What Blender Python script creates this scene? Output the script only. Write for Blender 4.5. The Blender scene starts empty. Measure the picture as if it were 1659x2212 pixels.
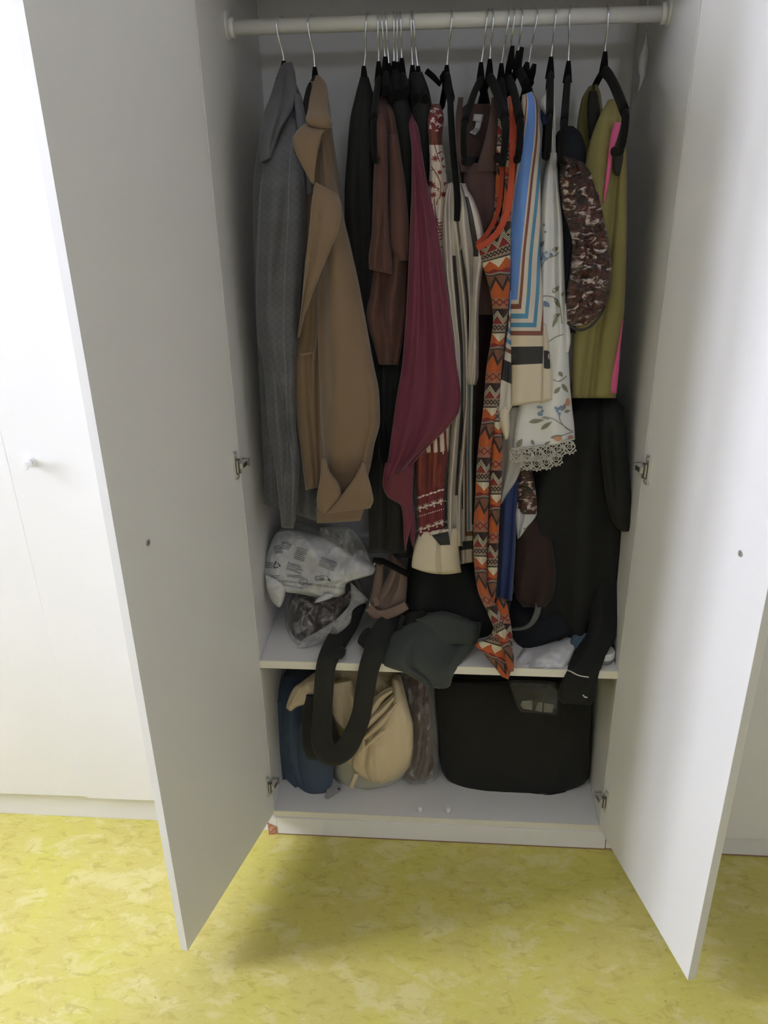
import bpy, bmesh, math, random
import numpy as np
from mathutils import Vector, Matrix, noise
PI = math.pi
scene = bpy.context.scene
COL = scene.collection

# ------------------------------------------------------------------ camera
FPX, CX, CY = 1722.6, 829.5, 1106.0
CAM = np.array([0.40076, -1.42148, 1.49973])
YAW, PITCH, ROLL = -0.08609, 0.4215, -0.02007
def cam_axes():
    fwd = np.array([math.sin(YAW)*math.cos(PITCH), math.cos(YAW)*math.cos(PITCH), -math.sin(PITCH)])
    right = np.array([math.cos(YAW), -math.sin(YAW), 0.0])
    up = np.cross(right, fwd)
    r = math.cos(ROLL)*right + math.sin(ROLL)*up
    u = -math.sin(ROLL)*right + math.cos(ROLL)*up
    return r, u, fwd
AR, AU, AF = cam_axes()
cd = bpy.data.cameras.new('camera'); cam = bpy.data.objects.new('camera', cd); COL.objects.link(cam)
cd.sensor_fit = 'VERTICAL'; cd.sensor_height = 36.0; cd.lens = FPX/2212*36.0; cd.clip_start = 0.02
cam.matrix_world = Matrix(((AR[0], AU[0], -AF[0], CAM[0]), (AR[1], AU[1], -AF[1], CAM[1]), (AR[2], AU[2], -AF[2], CAM[2]), (0, 0, 0, 1)))
scene.camera = cam

# ------------------------------------------------------------------ light
scene.view_settings.view_transform = 'Standard'
scene.view_settings.look = 'None'
scene.view_settings.gamma = 1.0
scene.view_settings.use_curve_mapping = False
scene.view_settings.exposure = 1.96
scene.cycles.max_bounces = 6; scene.cycles.diffuse_bounces = 4; scene.cycles.use_adaptive_sampling = True; scene.cycles.adaptive_threshold = 0.03; scene.cycles.glossy_bounces = 3; scene.cycles.transparent_max_bounces = 12
WIN = dict(x=-2.25, y0=-1.14, y1=-0.53, z0=0.95, z1=2.6)
w = bpy.data.worlds.new('sky'); scene.world = w; w.use_nodes = True
bgn = w.node_tree.nodes['Background']
bgn.inputs[0].default_value = (0.87, 0.90, 1.07, 1); bgn.inputs[1].default_value = 10.5
ld = bpy.data.lights.new('window_portal', 'AREA'); ld.shape = 'RECTANGLE'
ld.size = WIN['z1']-WIN['z0']; ld.size_y = WIN['y1']-WIN['y0']
ld.cycles.is_portal = True
lo = bpy.data.objects.new('window_portal', ld); COL.objects.link(lo)
lo.location = (WIN['x'], (WIN['y0']+WIN['y1'])/2, (WIN['z0']+WIN['z1'])/2); lo.rotation_euler = (0, -PI/2, 0)

FILL_OPENING = dict(x0=0.75, x1=1.20, z0=2.08, z1=2.30, y=-4.2)          # opening added over the unseen door to fill the wardrobe interior with light
ld = bpy.data.lights.new('fill_portal', 'AREA'); ld.shape = 'RECTANGLE'
ld.size = FILL_OPENING['x1']-FILL_OPENING['x0']; ld.size_y = FILL_OPENING['z1']-FILL_OPENING['z0']; ld.cycles.is_portal = True
lo = bpy.data.objects.new('fill_portal', ld); COL.objects.link(lo)
lo.location = ((FILL_OPENING['x0']+FILL_OPENING['x1'])/2, FILL_OPENING['y'], (FILL_OPENING['z0']+FILL_OPENING['z1'])/2); lo.rotation_euler = (PI/2, 0, 0)

# ------------------------------------------------------------------ pixel -> place
def ray(px, py):
    return AF + AR*((px-CX)/FPX) + AU*((CY-py)/FPX)
def at(px, py, y=None, z=None):
    d = ray(px, py)
    t = (y-CAM[1])/d[1] if y is not None else (z-CAM[2])/d[2]
    return Vector(CAM + t*d)

# ------------------------------------------------------------------ node helpers
def lin(c):
    return tuple((v/12.92 if v <= 0.04045 else ((v+0.055)/1.055)**2.4) for v in c)
def rgb(r, g, b):
    return lin((r/255, g/255, b/255))
class V:
    """a number in a shader tree"""
    def __init__(s, nt, k): s.nt, s.k = nt, k
    def m(s, op, *o, clamp=False):
        n = s.nt.nodes.new('ShaderNodeMath'); n.operation = op; n.use_clamp = clamp
        for i, a in enumerate((s,)+o):
            if isinstance(a, V): a = a.k
            if isinstance(a, (int, float)): n.inputs[i].default_value = a
            else: s.nt.links.new(a, n.inputs[i])
        return V(s.nt, n.outputs[0])
    def __add__(s, o): return s.m('ADD', o)
    def __radd__(s, o): return s.m('ADD', o)
    def __sub__(s, o): return s.m('SUBTRACT', o)
    def __rsub__(s, o): return (s*-1.0)+o
    def __mul__(s, o): return s.m('MULTIPLY', o)
    def __rmul__(s, o): return s.m('MULTIPLY', o)
    def __truediv__(s, o): return s.m('DIVIDE', o)
    def abs(s): return s.m('ABSOLUTE')
    def sin(s): return s.m('SINE')
    def fr(s): return s.m('FRACT')
    def floor(s): return s.m('FLOOR')
    def sqrt(s): return s.m('SQRT')
    def tri(s): return s.m('PINGPONG', 0.5)*2.0          # period 1, 0..1
    def lt(s, o): return s.m('LESS_THAN', o)
    def gt(s, o): return s.m('GREATER_THAN', o)
    def mx(s, o): return s.m('MAXIMUM', o)
    def mn(s, o): return s.m('MINIMUM', o)
    def band(s, a, b): return s.gt(a)*s.lt(b)
    def sm(s, a, b):
        n = s.nt.nodes.new('ShaderNodeMapRange'); n.interpolation_type = 'SMOOTHSTEP'
        s.nt.links.new(s.k, n.inputs[0]); n.inputs[1].default_value = a; n.inputs[2].default_value = b
        return V(s.nt, n.outputs[0])
class B:
    """material builder"""
    def __init__(b, name):
        b.mat = bpy.data.materials.new(name); b.mat.use_nodes = True
        b.nt = b.mat.node_tree; b.bsdf = b.nt.nodes['Principled BSDF']; b.out = b.nt.nodes['Material Output']
        b._uv = {}
    def uv(b, layer='UVMap'):
        if layer not in b._uv:
            n = b.nt.nodes.new('ShaderNodeUVMap'); n.uv_map = layer
            s = b.nt.nodes.new('ShaderNodeSeparateXYZ'); b.nt.links.new(n.outputs[0], s.inputs[0])
            b._uv[layer] = (V(b.nt, s.outputs[0]), V(b.nt, s.outputs[1]), n.outputs[0])
        return b._uv[layer]
    def obj(b):
        if not hasattr(b, '_o'): b._o = b.nt.nodes.new('ShaderNodeTexCoord').outputs['Object']
        return b._o
    def vec(b, x, y, z=0.0):
        n = b.nt.nodes.new('ShaderNodeCombineXYZ')
        for i, a in enumerate((x, y, z)):
            if isinstance(a, V): b.nt.links.new(a.k, n.inputs[i])
            else: n.inputs[i].default_value = a
        return n.outputs[0]
    def map(b, vec, scale=(1, 1, 1), rot=(0, 0, 0)):
        n = b.nt.nodes.new('ShaderNodeMapping'); b.nt.links.new(vec, n.inputs[0])
        n.inputs['Scale'].default_value = scale; n.inputs['Rotation'].default_value = rot
        return n.outputs[0]
    def noise(b, vec, scale=5, detail=2, rough=0.5, dist=0.0):
        n = b.nt.nodes.new('ShaderNodeTexNoise'); b.nt.links.new(vec, n.inputs['Vector'])
        n.inputs['Scale'].default_value = scale; n.inputs['Detail'].default_value = detail
        n.inputs['Roughness'].default_value = rough; n.inputs['Distortion'].default_value = dist
        return V(b.nt, n.outputs[0])
    def vor(b, vec, scale=5, feature='F1', rnd=1.0):
        n = b.nt.nodes.new('ShaderNodeTexVoronoi'); n.feature = feature; b.nt.links.new(vec, n.inputs['Vector'])
        n.inputs['Scale'].default_value = scale; n.inputs['Randomness'].default_value = rnd
        return V(b.nt, n.outputs[0])
    def mix(b, f, a, c):
        n = b.nt.nodes.new('ShaderNodeMix'); n.data_type = 'RGBA'
        if isinstance(f, V): b.nt.links.new(f.k, n.inputs[0])
        else: n.inputs[0].default_value = f
        for i, q in ((6, a), (7, c)):
            if isinstance(q, tuple): n.inputs[i].default_value = (*q[:3], 1)
            else: b.nt.links.new(q, n.inputs[i])
        return n.outputs[2]
    def color(b, c):
        if isinstance(c, tuple): b.bsdf.inputs['Base Color'].default_value = (*c[:3], 1)
        else: b.nt.links.new(c, b.bsdf.inputs['Base Color'])
        return b
    def set(b, **k):
        for n, v in k.items():
            i = b.bsdf.inputs[n.replace('_', ' ')]
            if isinstance(v, V): b.nt.links.new(v.k, i)
            elif isinstance(v, tuple): i.default_value = (*v[:3], 1)
            else: i.default_value = v
        return b
    def bump(b, h, strength=0.3, dist=0.002):
        n = b.nt.nodes.new('ShaderNodeBump'); n.inputs['Strength'].default_value = strength; n.inputs['Distance'].default_value = dist
        b.nt.links.new(h.k, n.inputs['Height']); b.nt.links.new(n.outputs[0], b.bsdf.inputs['Normal'])
        return b
    def alpha(b, a):
        if isinstance(a, V): b.nt.links.new(a.k, b.bsdf.inputs['Alpha'])
        else: b.bsdf.inputs['Alpha'].default_value = a
        return b

def plain(name, col, rough=0.5, metal=0.0, var=0.0, vscale=8):
    b = B(name)
    if var:
        n = b.noise(b.obj(), vscale, 3)
        b.color(b.mix(n, tuple(x*(1-var) for x in col), tuple(min(1, x*(1+var)) for x in col)))
    else: b.color(col)
    b.set(Roughness=rough, Metallic=metal)
    return b.mat
def fabric(name, col, rough=0.85, sheen=0.15, weave=900, bump=0.25, var=0.12, crease=0.5):
    """woven cloth: fine weave and soft creases as bump, slight colour unevenness"""
    b = B(name); o = b.obj()
    n = b.noise(o, 14, 3)
    b.color(b.mix(n, tuple(x*(1-var) for x in col), tuple(min(1, x*(1+var)) for x in col)))
    wv = b.noise(o, weave, 1)
    cr = b.noise(b.map(o, (22, 22, 7)), 1.0, 3, 0.55)
    b.set(Roughness=rough, Sheen_Weight=sheen, Sheen_Roughness=0.5)
    b.bump(wv*0.12 + cr*crease*3.0, bump, 0.006)
    return b.mat

# ------------------------------------------------------------------ object helpers
def link(name, me, mat=None, parent=None):
    o = bpy.data.objects.new(name, me); COL.objects.link(o)
    if mat is not None:
        for m in (mat if isinstance(mat, (list, tuple)) else [mat]): me.materials.append(m)
    if parent is not None:
        o.parent = parent; o.matrix_parent_inverse = parent.matrix_world.inverted() if parent.type != 'EMPTY' or True else o.matrix_parent_inverse
    return o
def empty(name, loc=(0, 0, 0), rotz=0.0):
    o = bpy.data.objects.new(name, None); COL.objects.link(o); o.location = loc; o.rotation_euler = (0, 0, rotz)
    o.empty_display_size = 0.05
    o.matrix_world = Matrix.Translation(loc) @ Matrix.Rotation(rotz, 4, 'Z')
    return o
def tag(o, label, cat, group=None):
    o['label'] = label; o['category'] = cat
    if group: o['group'] = group
    return o
def thing(name, label, cat, loc=(0, 0, 0), rotz=0.0, group=None):
    return tag(empty(name, loc, rotz), label, cat, group)
def to_mesh(bm, name, smooth=False):
    me = bpy.data.meshes.new(name); bm.normal_update(); bm.to_mesh(me); bm.free()
    if smooth:
        for p in me.polygons: p.use_smooth = True
    return me
def add_box(bm, lo, hi, bev=0.0, mi=0, M=None):
    lo = Vector(lo); hi = Vector(hi)
    r = bmesh.ops.create_cube(bm, size=1.0)
    vs = r['verts']
    for v in vs:
        v.co = Vector((lo[i] + (v.co[i]+0.5)*(hi[i]-lo[i]) for i in range(3)))
    fs = list({f for v in vs for f in v.link_faces})
    if bev > 0:
        es = list({e for v in vs for e in v.link_edges})
        g = bmesh.ops.bevel(bm, geom=es, offset=bev, segments=2, affect='EDGES', profile=0.6)
        fs = list(set(g['faces']) | {f for f in fs if f.is_valid})
        vs = list({v for f in fs for v in f.verts})
    for f in fs: f.material_index = mi
    if M is not None:
        for v in vs: v.co = M @ v.co
    return vs
def box(name, lo, hi, mat, parent=None, bev=0.001, M=None):
    bm = bmesh.new(); add_box(bm, lo, hi, bev, 0, M)
    return link(name, to_mesh(bm, name), mat, parent)
def add_cyl(bm, a, b, r, seg=16, r2=None, mi=0, cap=True):
    a = Vector(a); b = Vector(b); d = b-a
    M = Matrix.Translation((a+b)/2) @ d.to_track_quat('Z', 'Y').to_matrix().to_4x4()
    g = bmesh.ops.create_cone(bm, cap_ends=cap, segments=seg, radius1=r, radius2=r if r2 is None else r2, depth=d.length, matrix=M)
    for f in {f for v in g['verts'] for f in v.link_faces}:
        f.material_index = mi; f.smooth = len(f.verts) == 4
    return g['verts']
def cyl(name, a, b, r, mat, parent=None, seg=20, r2=None):
    bm = bmesh.new(); add_cyl(bm, a, b, r, seg, r2); return link(name, to_mesh(bm, name), mat, parent)
def add_tube(bm, pts, r, seg=8, mi=0, flat=None, up=None):
    """tube along pts; r number or list; flat=(a,b) scales the section"""
    pts = [Vector(p) for p in pts]; n = len(pts); rings = []
    prev = None
    for i, p in enumerate(pts):
        t = (pts[min(i+1, n-1)]-pts[max(i-1, 0)]).normalized()
        if up is not None:
            s = t.cross(Vector(up)); s = s.normalized() if s.length > 1e-5 else Vector((1, 0, 0))
        elif prev is None:
            s = t.cross(Vector((0.3, 0.2, 0.93))).normalized()
        else:
            s = (prev - t*prev.dot(t)).normalized()
        prev = s; q = t.cross(s)
        rr = r[i] if isinstance(r, (list, tuple)) else r
        fa, fb = flat or (1, 1)
        rings.append([bm.verts.new(p + s*(math.cos(2*PI*k/seg)*rr*fa) + q*(math.sin(2*PI*k/seg)*rr*fb)) for k in range(seg)])
    for i in range(n-1):
        for k in range(seg):
            f = bm.faces.new((rings[i][k], rings[i][(k+1) % seg], rings[i+1][(k+1) % seg], rings[i+1][k])); f.smooth = True; f.material_index = mi
    for rg in (rings[0][::-1], rings[-1]):
        f = bm.faces.new(rg); f.material_index = mi
def tube(name, pts, r, mat, parent=None, seg=8, flat=None, up=None):
    bm = bmesh.new(); add_tube(bm, pts, r, seg, 0, flat, up); bmesh.ops.recalc_face_normals(bm, faces=bm.faces[:])
    return link(name, to_mesh(bm, name), mat, parent)
def smooth_path(pts, n=8):
    """Catmull-Rom through pts (any dimension)"""
    P = [np.array(p, float) for p in pts]; out = []
    for i in range(len(P)-1):
        a, b, c, d = P[max(i-1, 0)], P[i], P[i+1], P[min(i+2, len(P)-1)]
        for k in range(n):
            t = k/n
            out.append(0.5*((2*b)+(-a+c)*t+(2*a-5*b+4*c-d)*t*t+(-a+3*b-3*c+d)*t**3))
    out.append(P[-1]); return out

# ------------------------------------------------------------------ setting
def laminate(name, col, rough=0.38):
    b = B(name); o = b.obj()
    n = b.noise(o, 2.2, 3); sc = b.noise(b.map(o, (3, 3, 60)), 2, 2)
    b.color(b.mix(n, tuple(x*0.97 for x in col), col)); b.set(Roughness=sc*0.1+(rough-0.05))
    b.bump(b.noise(o, 420, 1), 0.04, 0.001)
    return b.mat
M_WHITE = laminate('white_laminate', (0.825, 0.82, 0.815))
M_INNER = laminate('inner_laminate', (0.825, 0.815, 0.80))
M_EDGE = laminate('edge_band', (0.74, 0.74, 0.74), 0.5)
M_CREAM = laminate('cream_edge', (0.80, 0.77, 0.68), 0.45)
M_PLASTIC = plain('white_plastic', (0.82, 0.82, 0.80), 0.35)
M_WALL = plain('wall_paint', (0.88, 0.87, 0.86), 0.8, var=0.02)
M_NICKEL = plain('nickel', (0.66, 0.65, 0.63), 0.32, 0.65)
M_DARKMETAL = plain('dark_metal', (0.14, 0.135, 0.13), 0.3, 0.7)
def m_chip():
    b = B('chipboard'); o = b.obj()
    v = b.vor(b.map(o, (1, 1, 1.6)), 330); n = b.noise(o, 160, 3)
    c = b.mix(v.sm(0.1, 0.75), rgb(232, 178, 148), rgb(168, 98, 70)); c = b.mix(n.sm(0.45, 0.7), c, rgb(226, 178, 150))
    b.color(c); b.set(Roughness=0.9); b.bump(v, 0.8, 0.002); return b.mat
M_CHIP = m_chip()
M_BARE = plain('bare_board_edge', rgb(150, 120, 92), 0.9, var=0.2, vscale=90)
def m_lino():
    b = B('yellow_linoleum'); o = b.obj()
    w1 = b.noise(o, 4.5, 5, 0.6, 0.3)
    big = b.noise(b.map(o, (1.0, 1.6, 1)), 10, 7, 0.68, 0.5)
    mid = b.noise(b.map(o, (1.0, 1.9, 1)), 27, 8, 0.7, 0.7)
    fine = b.noise(o, 160, 4, 0.65)
    speck = b.vor(o, 26)
    base = rgb(206, 194, 108); light = rgb(220, 210, 146); dark = rgb(183, 167, 82); green = rgb(208, 199, 100)
    c = b.mix(w1.sm(0.4, 0.6), base, green)
    c = b.mix(big.sm(0.5, 0.62)*0.7, c, light)
    c = b.mix(mid.sm(0.52, 0.64)*0.6, c, dark)
    c = b.mix((1.0-mid).sm(0.54, 0.66)*0.45, c, light)
    c = b.mix(fine.sm(0.56, 0.72)*0.3, c, dark)
    c = b.mix(speck.lt(0.035)*fine.gt(0.55), c, rgb(96, 82, 40))
    b.color(c); b.set(Roughness=0.5); b.bump(fine*0.4+mid, 0.05, 0.002); return b.mat
M_LINO = m_lino()
def struct(name, lo, hi, mat, bev=0.0):
    o = box(name, lo, hi, mat, None, bev); o['kind'] = 'structure'; return o
XL, XR, YF, YB, ZC = -2.25, 3.0, -4.2, 0.52, 2.75
struct('floor', (XL, YF, -0.05), (XR, YB, 0), M_LINO)
struct('ceiling', (XL, YF, ZC), (XR, YB, ZC+0.1), M_WALL)
struct('wall_back', (XL, YB, 0), (XR, YB+0.1, ZC), M_WALL)
def wall_front():
    bm = bmesh.new(); a, b, c, d = FILL_OPENING['x0'], FILL_OPENING['x1'], FILL_OPENING['z0'], FILL_OPENING['z1']
    add_box(bm, (XL, YF-0.1, 0), (a, YF, ZC)); add_box(bm, (b, YF-0.1, 0), (XR, YF, ZC)); add_box(bm, (a, YF-0.1, 0), (b, YF, c)); add_box(bm, (a, YF-0.1, d), (b, YF, ZC))
    o = link('wall_front', to_mesh(bm, 'wall_front'), M_WALL); o['kind'] = 'structure'
    fr = empty('fill_window', ((a+b)/2, YF-0.06, c)); fr['kind'] = 'structure'  # frame of the added fill opening, no window known here
    for lo_, hi_ in (((a, YF-0.08, c), (a+0.02, YF-0.04, d)), ((b-0.02, YF-0.08, c), (b, YF-0.04, d)), ((a, YF-0.08, c), (b, YF-0.04, c+0.02)), ((a, YF-0.08, d-0.02), (b, YF-0.04, d))): box('window_frame', lo_, hi_, M_PLASTIC, fr)
    dr = empty('door_1', ((a+b)/2, YF, 0)); dr['kind'] = 'structure'
    box('door_leaf', (0.55, YF, 0), (1.37, YF+0.04, 2.02), M_WHITE, dr); cyl('door_handle', (0.64, YF+0.04, 1.02), (0.64, YF+0.09, 1.02), 0.011, M_NICKEL, dr)
wall_front()
struct('wall_right', (XR, YF, 0), (XR+0.1, YB, ZC), M_WALL)
def wall_left():
    bm = bmesh.new(); x0, x1 = XL-0.18, XL; y0, y1, z0, z1 = WIN['y0'], WIN['y1'], WIN['z0'], WIN['z1']
    add_box(bm, (x0, YF, 0), (x1, y0, ZC)); add_box(bm, (x0, y1, 0), (x1, YB, ZC))
    add_box(bm, (x0, y0, 0), (x1, y1, z0)); add_box(bm, (x0, y0, z1), (x1, y1, ZC))
    o = link('wall_left', to_mesh(bm, 'wall_left'), M_WALL); o['kind'] = 'structure'
    fr = empty('window_1', (x0, (y0+y1)/2, z0)); fr['kind'] = 'structure'
    x = XL-0.12
    for lo, hi in (((x, y0, z0), (x+0.05, y0+0.05, z1)), ((x, y1-0.05, z0), (x+0.05, y1, z1)), ((x, y0, z0), (x+0.05, y1, z0+0.05)), ((x, y0, z1-0.05), (x+0.05, y1, z1)), ((x, (y0+y1)/2-0.03, z0), (x+0.05, (y0+y1)/2+0.03, z1))):
        box('window_frame', lo, hi, M_PLASTIC, fr)
    box('window_sill', (XL-0.06, y0-0.03, z0-0.03), (XL+0.1, y1+0.03, z0), M_PLASTIC, fr)
wall_left()

# ------------------------------------------------------------------ wardrobes
W, D, ZB, ZS, ZTOP, T = 0.764, 0.452, 0.072, 0.5015, 1.81, 0.018
YR, ZR = 0.192, 1.709
def hinge(parent, z, side, M):
    """clip hinge: long plate screwed on the door, arm to the carcass; local x along the door away from the pivot, local y into the inside"""
    bm = bmesh.new()
    add_box(bm, (0.0115, 0.0, z-0.028), (0.0235, 0.0045, z+0.028), 0.0012, 0)      # plate
    add_box(bm, (0.0125, 0.0045, z-0.016), (0.0215, 0.012, z+0.014), 0.0025, 1)    # cup housing
    add_box(bm, (-0.006, 0.006, z-0.006), (0.018, 0.017, z+0.006), 0.0012, 0)      # arm
    add_box(bm, (-0.011, 0.004, z-0.0075), (-0.005, 0.0185, z+0.0075), 0.001, 1)   # arm end
    add_box(bm, (-0.002, 0.0168, z-0.004), (0.014, 0.0176, z+0.004), 0.0, 1)       # slot
    for dz in (-0.021, 0.021): add_cyl(bm, (0.0175, 0.0045, z+dz), (0.0175, 0.0068, z+dz), 0.0036, 12)
    for v in bm.verts: v.co = M @ v.co
    bmesh.ops.recalc_face_normals(bm, faces=bm.faces[:])
    link('hinge', to_mesh(bm, 'hinge'), [M_NICKEL, M_DARKMETAL], parent)
def knob(parent, p, n, M=None):
    """turned peg knob along n"""
    p = Vector(p); n = Vector(n); bm = bmesh.new()
    add_cyl(bm, p, p+n*0.004, 0.0095, 20); add_cyl(bm, p+n*0.004, p+n*0.020, 0.0075, 20, 0.0062)
    add_cyl(bm, p+n*0.020, p+n*0.027, 0.0068, 20, 0.0084); add_cyl(bm, p+n*0.027, p+n*0.030, 0.0084, 20, 0.0072)
    link('knob', to_mesh(bm, 'knob'), M_PLASTIC, parent)
def open_door(root, hx, ang, side, label):
    """side -1: hinged on the left, +1 on the right; door frame: local x from hinge to free edge, local y towards the inner side"""
    wd, th = 0.381, 0.016
    dx = Vector((side*math.sin(ang), -math.cos(ang), 0)); dy = Vector((-side*math.cos(ang), -math.sin(ang), 0)); dz = Vector((0, 0, 1))
    o = Vector((hx, -0.003, 0))
    M = Matrix(((dx.x, dy.x, 0, o.x), (dx.y, dy.y, 0, o.y), (0, 0, 1, 0), (0, 0, 0, 1)))
    d = box('door', (0, -th, ZB-0.006), (wd-0.0015, 0, ZTOP-0.004), M_WHITE, root, 0.0008, M); d['label'] = label
    box('edge_band', (wd-0.0015, -th, ZB-0.006), (wd, 0, ZTOP-0.004), M_EDGE, d, 0.0, M)
    for z in (0.165, 0.962): hinge(d, z, side, M)
    # knob outside, its screw inside
    kz = 0.935
    knob(d, M @ Vector((wd-0.072, -th, kz)), -dy)
    bm = bmesh.new(); add_cyl(bm, M @ Vector((wd-0.072, -0.0005, kz)), M @ Vector((wd-0.072, 0.0012, kz)), 0.0055, 16)
    add_box(bm, (wd-0.0726, 0.0010, kz-0.003), (wd-0.0714, 0.0014, kz+0.003), 0, 1, M)
    link('knob_screw', to_mesh(bm, 'knob_screw'), [M_NICKEL, M_DARKMETAL], d)
def wardrobe_main():
    r = thing('wardrobe', 'white wardrobe with both doors open, full of hanging clothes', 'wardrobe', (W/2, D/2, 0))
    box('side_panel', (-T, 0, 0), (0, D+0.01, ZTOP), M_INNER, r); box('side_panel', (W, 0, 0), (W+T, D+0.01, ZTOP), M_INNER, r)
    box('back_panel', (0, D, ZB), (W, D+0.008, ZTOP), M_INNER, r)
    box('top_panel', (0, 0, ZTOP-T), (W, D, ZTOP), M_INNER, r)
    b = box('bottom_panel', (0, 0.0015, ZB-T), (W, D, ZB), M_INNER, r); box('edge_band', (0, 0, ZB-T), (W, 0.0015, ZB), M_CREAM, b, 0)
    s = box('shelf', (0, 0.0015, ZS-0.019), (W, D-0.002, ZS), M_INNER, r); box('edge_band', (0, 0, ZS-0.019), (W, 0.0015, ZS), M_CREAM, s, 0)
    p = box('plinth', (0.004, -0.003, 0.0035), (W+T, 0.013, ZB-T-0.0005), M_WHITE, r, 0.0008); p['label'] = 'white plinth board with bare chipboard left end'
    box('bare_edge', (0.004, -0.003, 0), (W+T, 0.013, 0.0034), M_BARE, p, 0)
    # broken-off laminate: bare chipboard end, a little proud of the carcass
    bm = bmesh.new(); pts = [(-0.0175, -0.0055), (0.0045, -0.0035), (0.0045, 0.013), (-0.0175, 0.013)]
    zt = [0.036, 0.024]
    lo = [bm.verts.new((x, y, 0)) for x, y in pts]; hi = [bm.verts.new((x, y, zt[0] if x < 0 else zt[1])) for x, y in pts]
    bm.faces.new(lo[::-1]); bm.faces.new(hi)
    for i in range(4): bm.faces.new((lo[i], lo[(i+1) % 4], hi[(i+1) % 4], hi[i]))
    e = link('bare_chipboard', to_mesh(bm, 'bare_chipboard'), M_CHIP, p); e['label'] = 'bare orange chipboard where the laminate broke off'
    bm = bmesh.new(); pts = [(-0.0175, -0.003), (0.0038, -0.003), (0.0038, 0.013), (-0.0175, 0.013)]
    lo = [bm.verts.new((x, y, (0.0365 if x < 0 else 0.0245))) for x, y in pts]; hi = [bm.verts.new((x, y, ZB-T-0.0005)) for x, y in pts]
    bm.faces.new(lo[::-1]); bm.faces.new(hi)
    for i in range(4): bm.faces.new((lo[i], lo[(i+1) % 4], hi[(i+1) % 4], hi[i]))
    link('plinth_end', to_mesh(bm, 'plinth_end'), M_WHITE, p)
    # rail
    rl = cyl('clothes_rail', (0.0, YR, ZR), (W, YR, ZR), 0.0125, M_PLASTIC, r, 28); rl['label'] = 'white round clothes rail'
    for x0, x1, x2 in ((0, 0.004, 0.014), (W, W-0.004, W-0.014)):
        bm = bmesh.new(); add_cyl(bm, (x0, YR, ZR+0.004), (x1, YR, ZR+0.004), 0.024, 28); add_cyl(bm, (x1, YR, ZR), (x2, YR, ZR), 0.0165, 28)
        link('rail_socket', to_mesh(bm, 'rail_socket'), M_PLASTIC, rl)
    for x in (0.348, 0.415):
        bm = bmesh.new(); add_cyl(bm, (x, 0.02, ZB), (x, 0.02, ZB+0.0135), 0.0056, 20); add_cyl(bm, (x, 0.02, ZB+0.0135), (x, 0.02, ZB+0.015), 0.0056, 20, 0.0044)
        link('door_stop', to_mesh(bm, 'door_stop'), M_PLASTIC, b)
    open_door(r, -0.001, 0.257, -1, 'open white door swung out, in its own shade')
    open_door(r, W+0.001, 0.273, 1, 'open white door catching the window light')
wardrobe_main()
def rot_door(lo, hi, ang, pivot):
    return Matrix.Translation(pivot) @ Matrix.Rotation(ang, 4, 'Y') @ Matrix.Translation(-Vector(pivot))
def wardrobe_left():
    y = 0.0195; x1 = -0.0200; x0 = -0.885
    r = thing('wardrobe', 'closed white wardrobe whose two doors meet beside the peg knob', 'wardrobe', ((x0+x1)/2, 0.23, 0))
    box('side_panel', (x0, y, 0), (x0+T, D+0.02, ZTOP), M_WHITE, r); box('side_panel', (x1-T, y, 0), (x1, D+0.02, ZTOP), M_WHITE, r)
    box('bottom_panel', (x0+T, y, 0.066), (x1-T, D+0.01, 0.084), M_WHITE, r); box('top_panel', (x0+T, y, ZTOP-T), (x1-T, D+0.01, ZTOP), M_WHITE, r)
    box('back_panel', (x0+T, D+0.01, 0.06), (x1-T, D+0.018, ZTOP), M_WHITE, r)
    box('plinth', (x0, y+0.003, 0), (x1-0.03, y+0.019, 0.0655), M_WHITE, r)
    box('plinth_end', (x1-0.0285, y-0.012, 0), (x1-0.001, y+0.004, 0.045), M_WHITE, r)
    a = box('door', (x0+0.006, 0.0035, 0.087), (-0.4622, 0.0185, ZTOP-0.004), M_WHITE, r, 0.0006, rot_door(0, 0, -math.radians(0.62), (-0.4612, 0, 0.087)))
    b = box('door', (-0.4605, 0, 0.085), (x1-0.003, 0.016, ZTOP-0.004), M_WHITE, r, 0.001, rot_door(0, 0, -math.radians(0.55), (-0.4605, 0, 0.085)))
    knob(b, (-0.4215, 0, 0.957), (0, -1, 0))
wardrobe_left()
def wardrobe_right():
    y = 0.0; x0 = W+T+0.002; x1 = x0+0.80
    r = thing('wardrobe', 'closed white wardrobe mostly hidden behind the sunlit open door', 'wardrobe', ((x0+x1)/2, 0.23, 0))
    box('side_panel', (x0, y, 0), (x0+T, D+0.01, ZTOP), M_WHITE, r); box('side_panel', (x1-T, y, 0), (x1, D+0.01, ZTOP), M_WHITE, r)
    box('bottom_panel', (x0+T, y, 0.055), (x1-T, D, 0.073), M_WHITE, r); box('top_panel', (x0+T, y, ZTOP-T), (x1-T, D, ZTOP), M_WHITE, r)
    box('back_panel', (x0+T, D, 0.06), (x1-T, D+0.008, ZTOP), M_WHITE, r)
    p = box('plinth', (x0, y-0.002, 0.004), (x1, y+0.014, 0.0545), M_WHITE, r); box('bare_edge', (x0, y-0.002, 0), (x1, y+0.014, 0.0038), M_BARE, p, 0)
    a = box('door', (x0+0.004, y-0.018, 0.070), (x0+0.398, y-0.002, ZTOP-0.004), M_WHITE, r)
    b = box('door', (x0+0.401, y-0.018, 0.070), (x1-0.004, y-0.002, ZTOP-0.004), M_WHITE, r)
    knob(a, (x0+0.37, y-0.018, 0.95), (0, -1, 0)); knob(b, (x0+0.43, y-0.018, 0.95), (0, -1, 0))
wardrobe_right()
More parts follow.
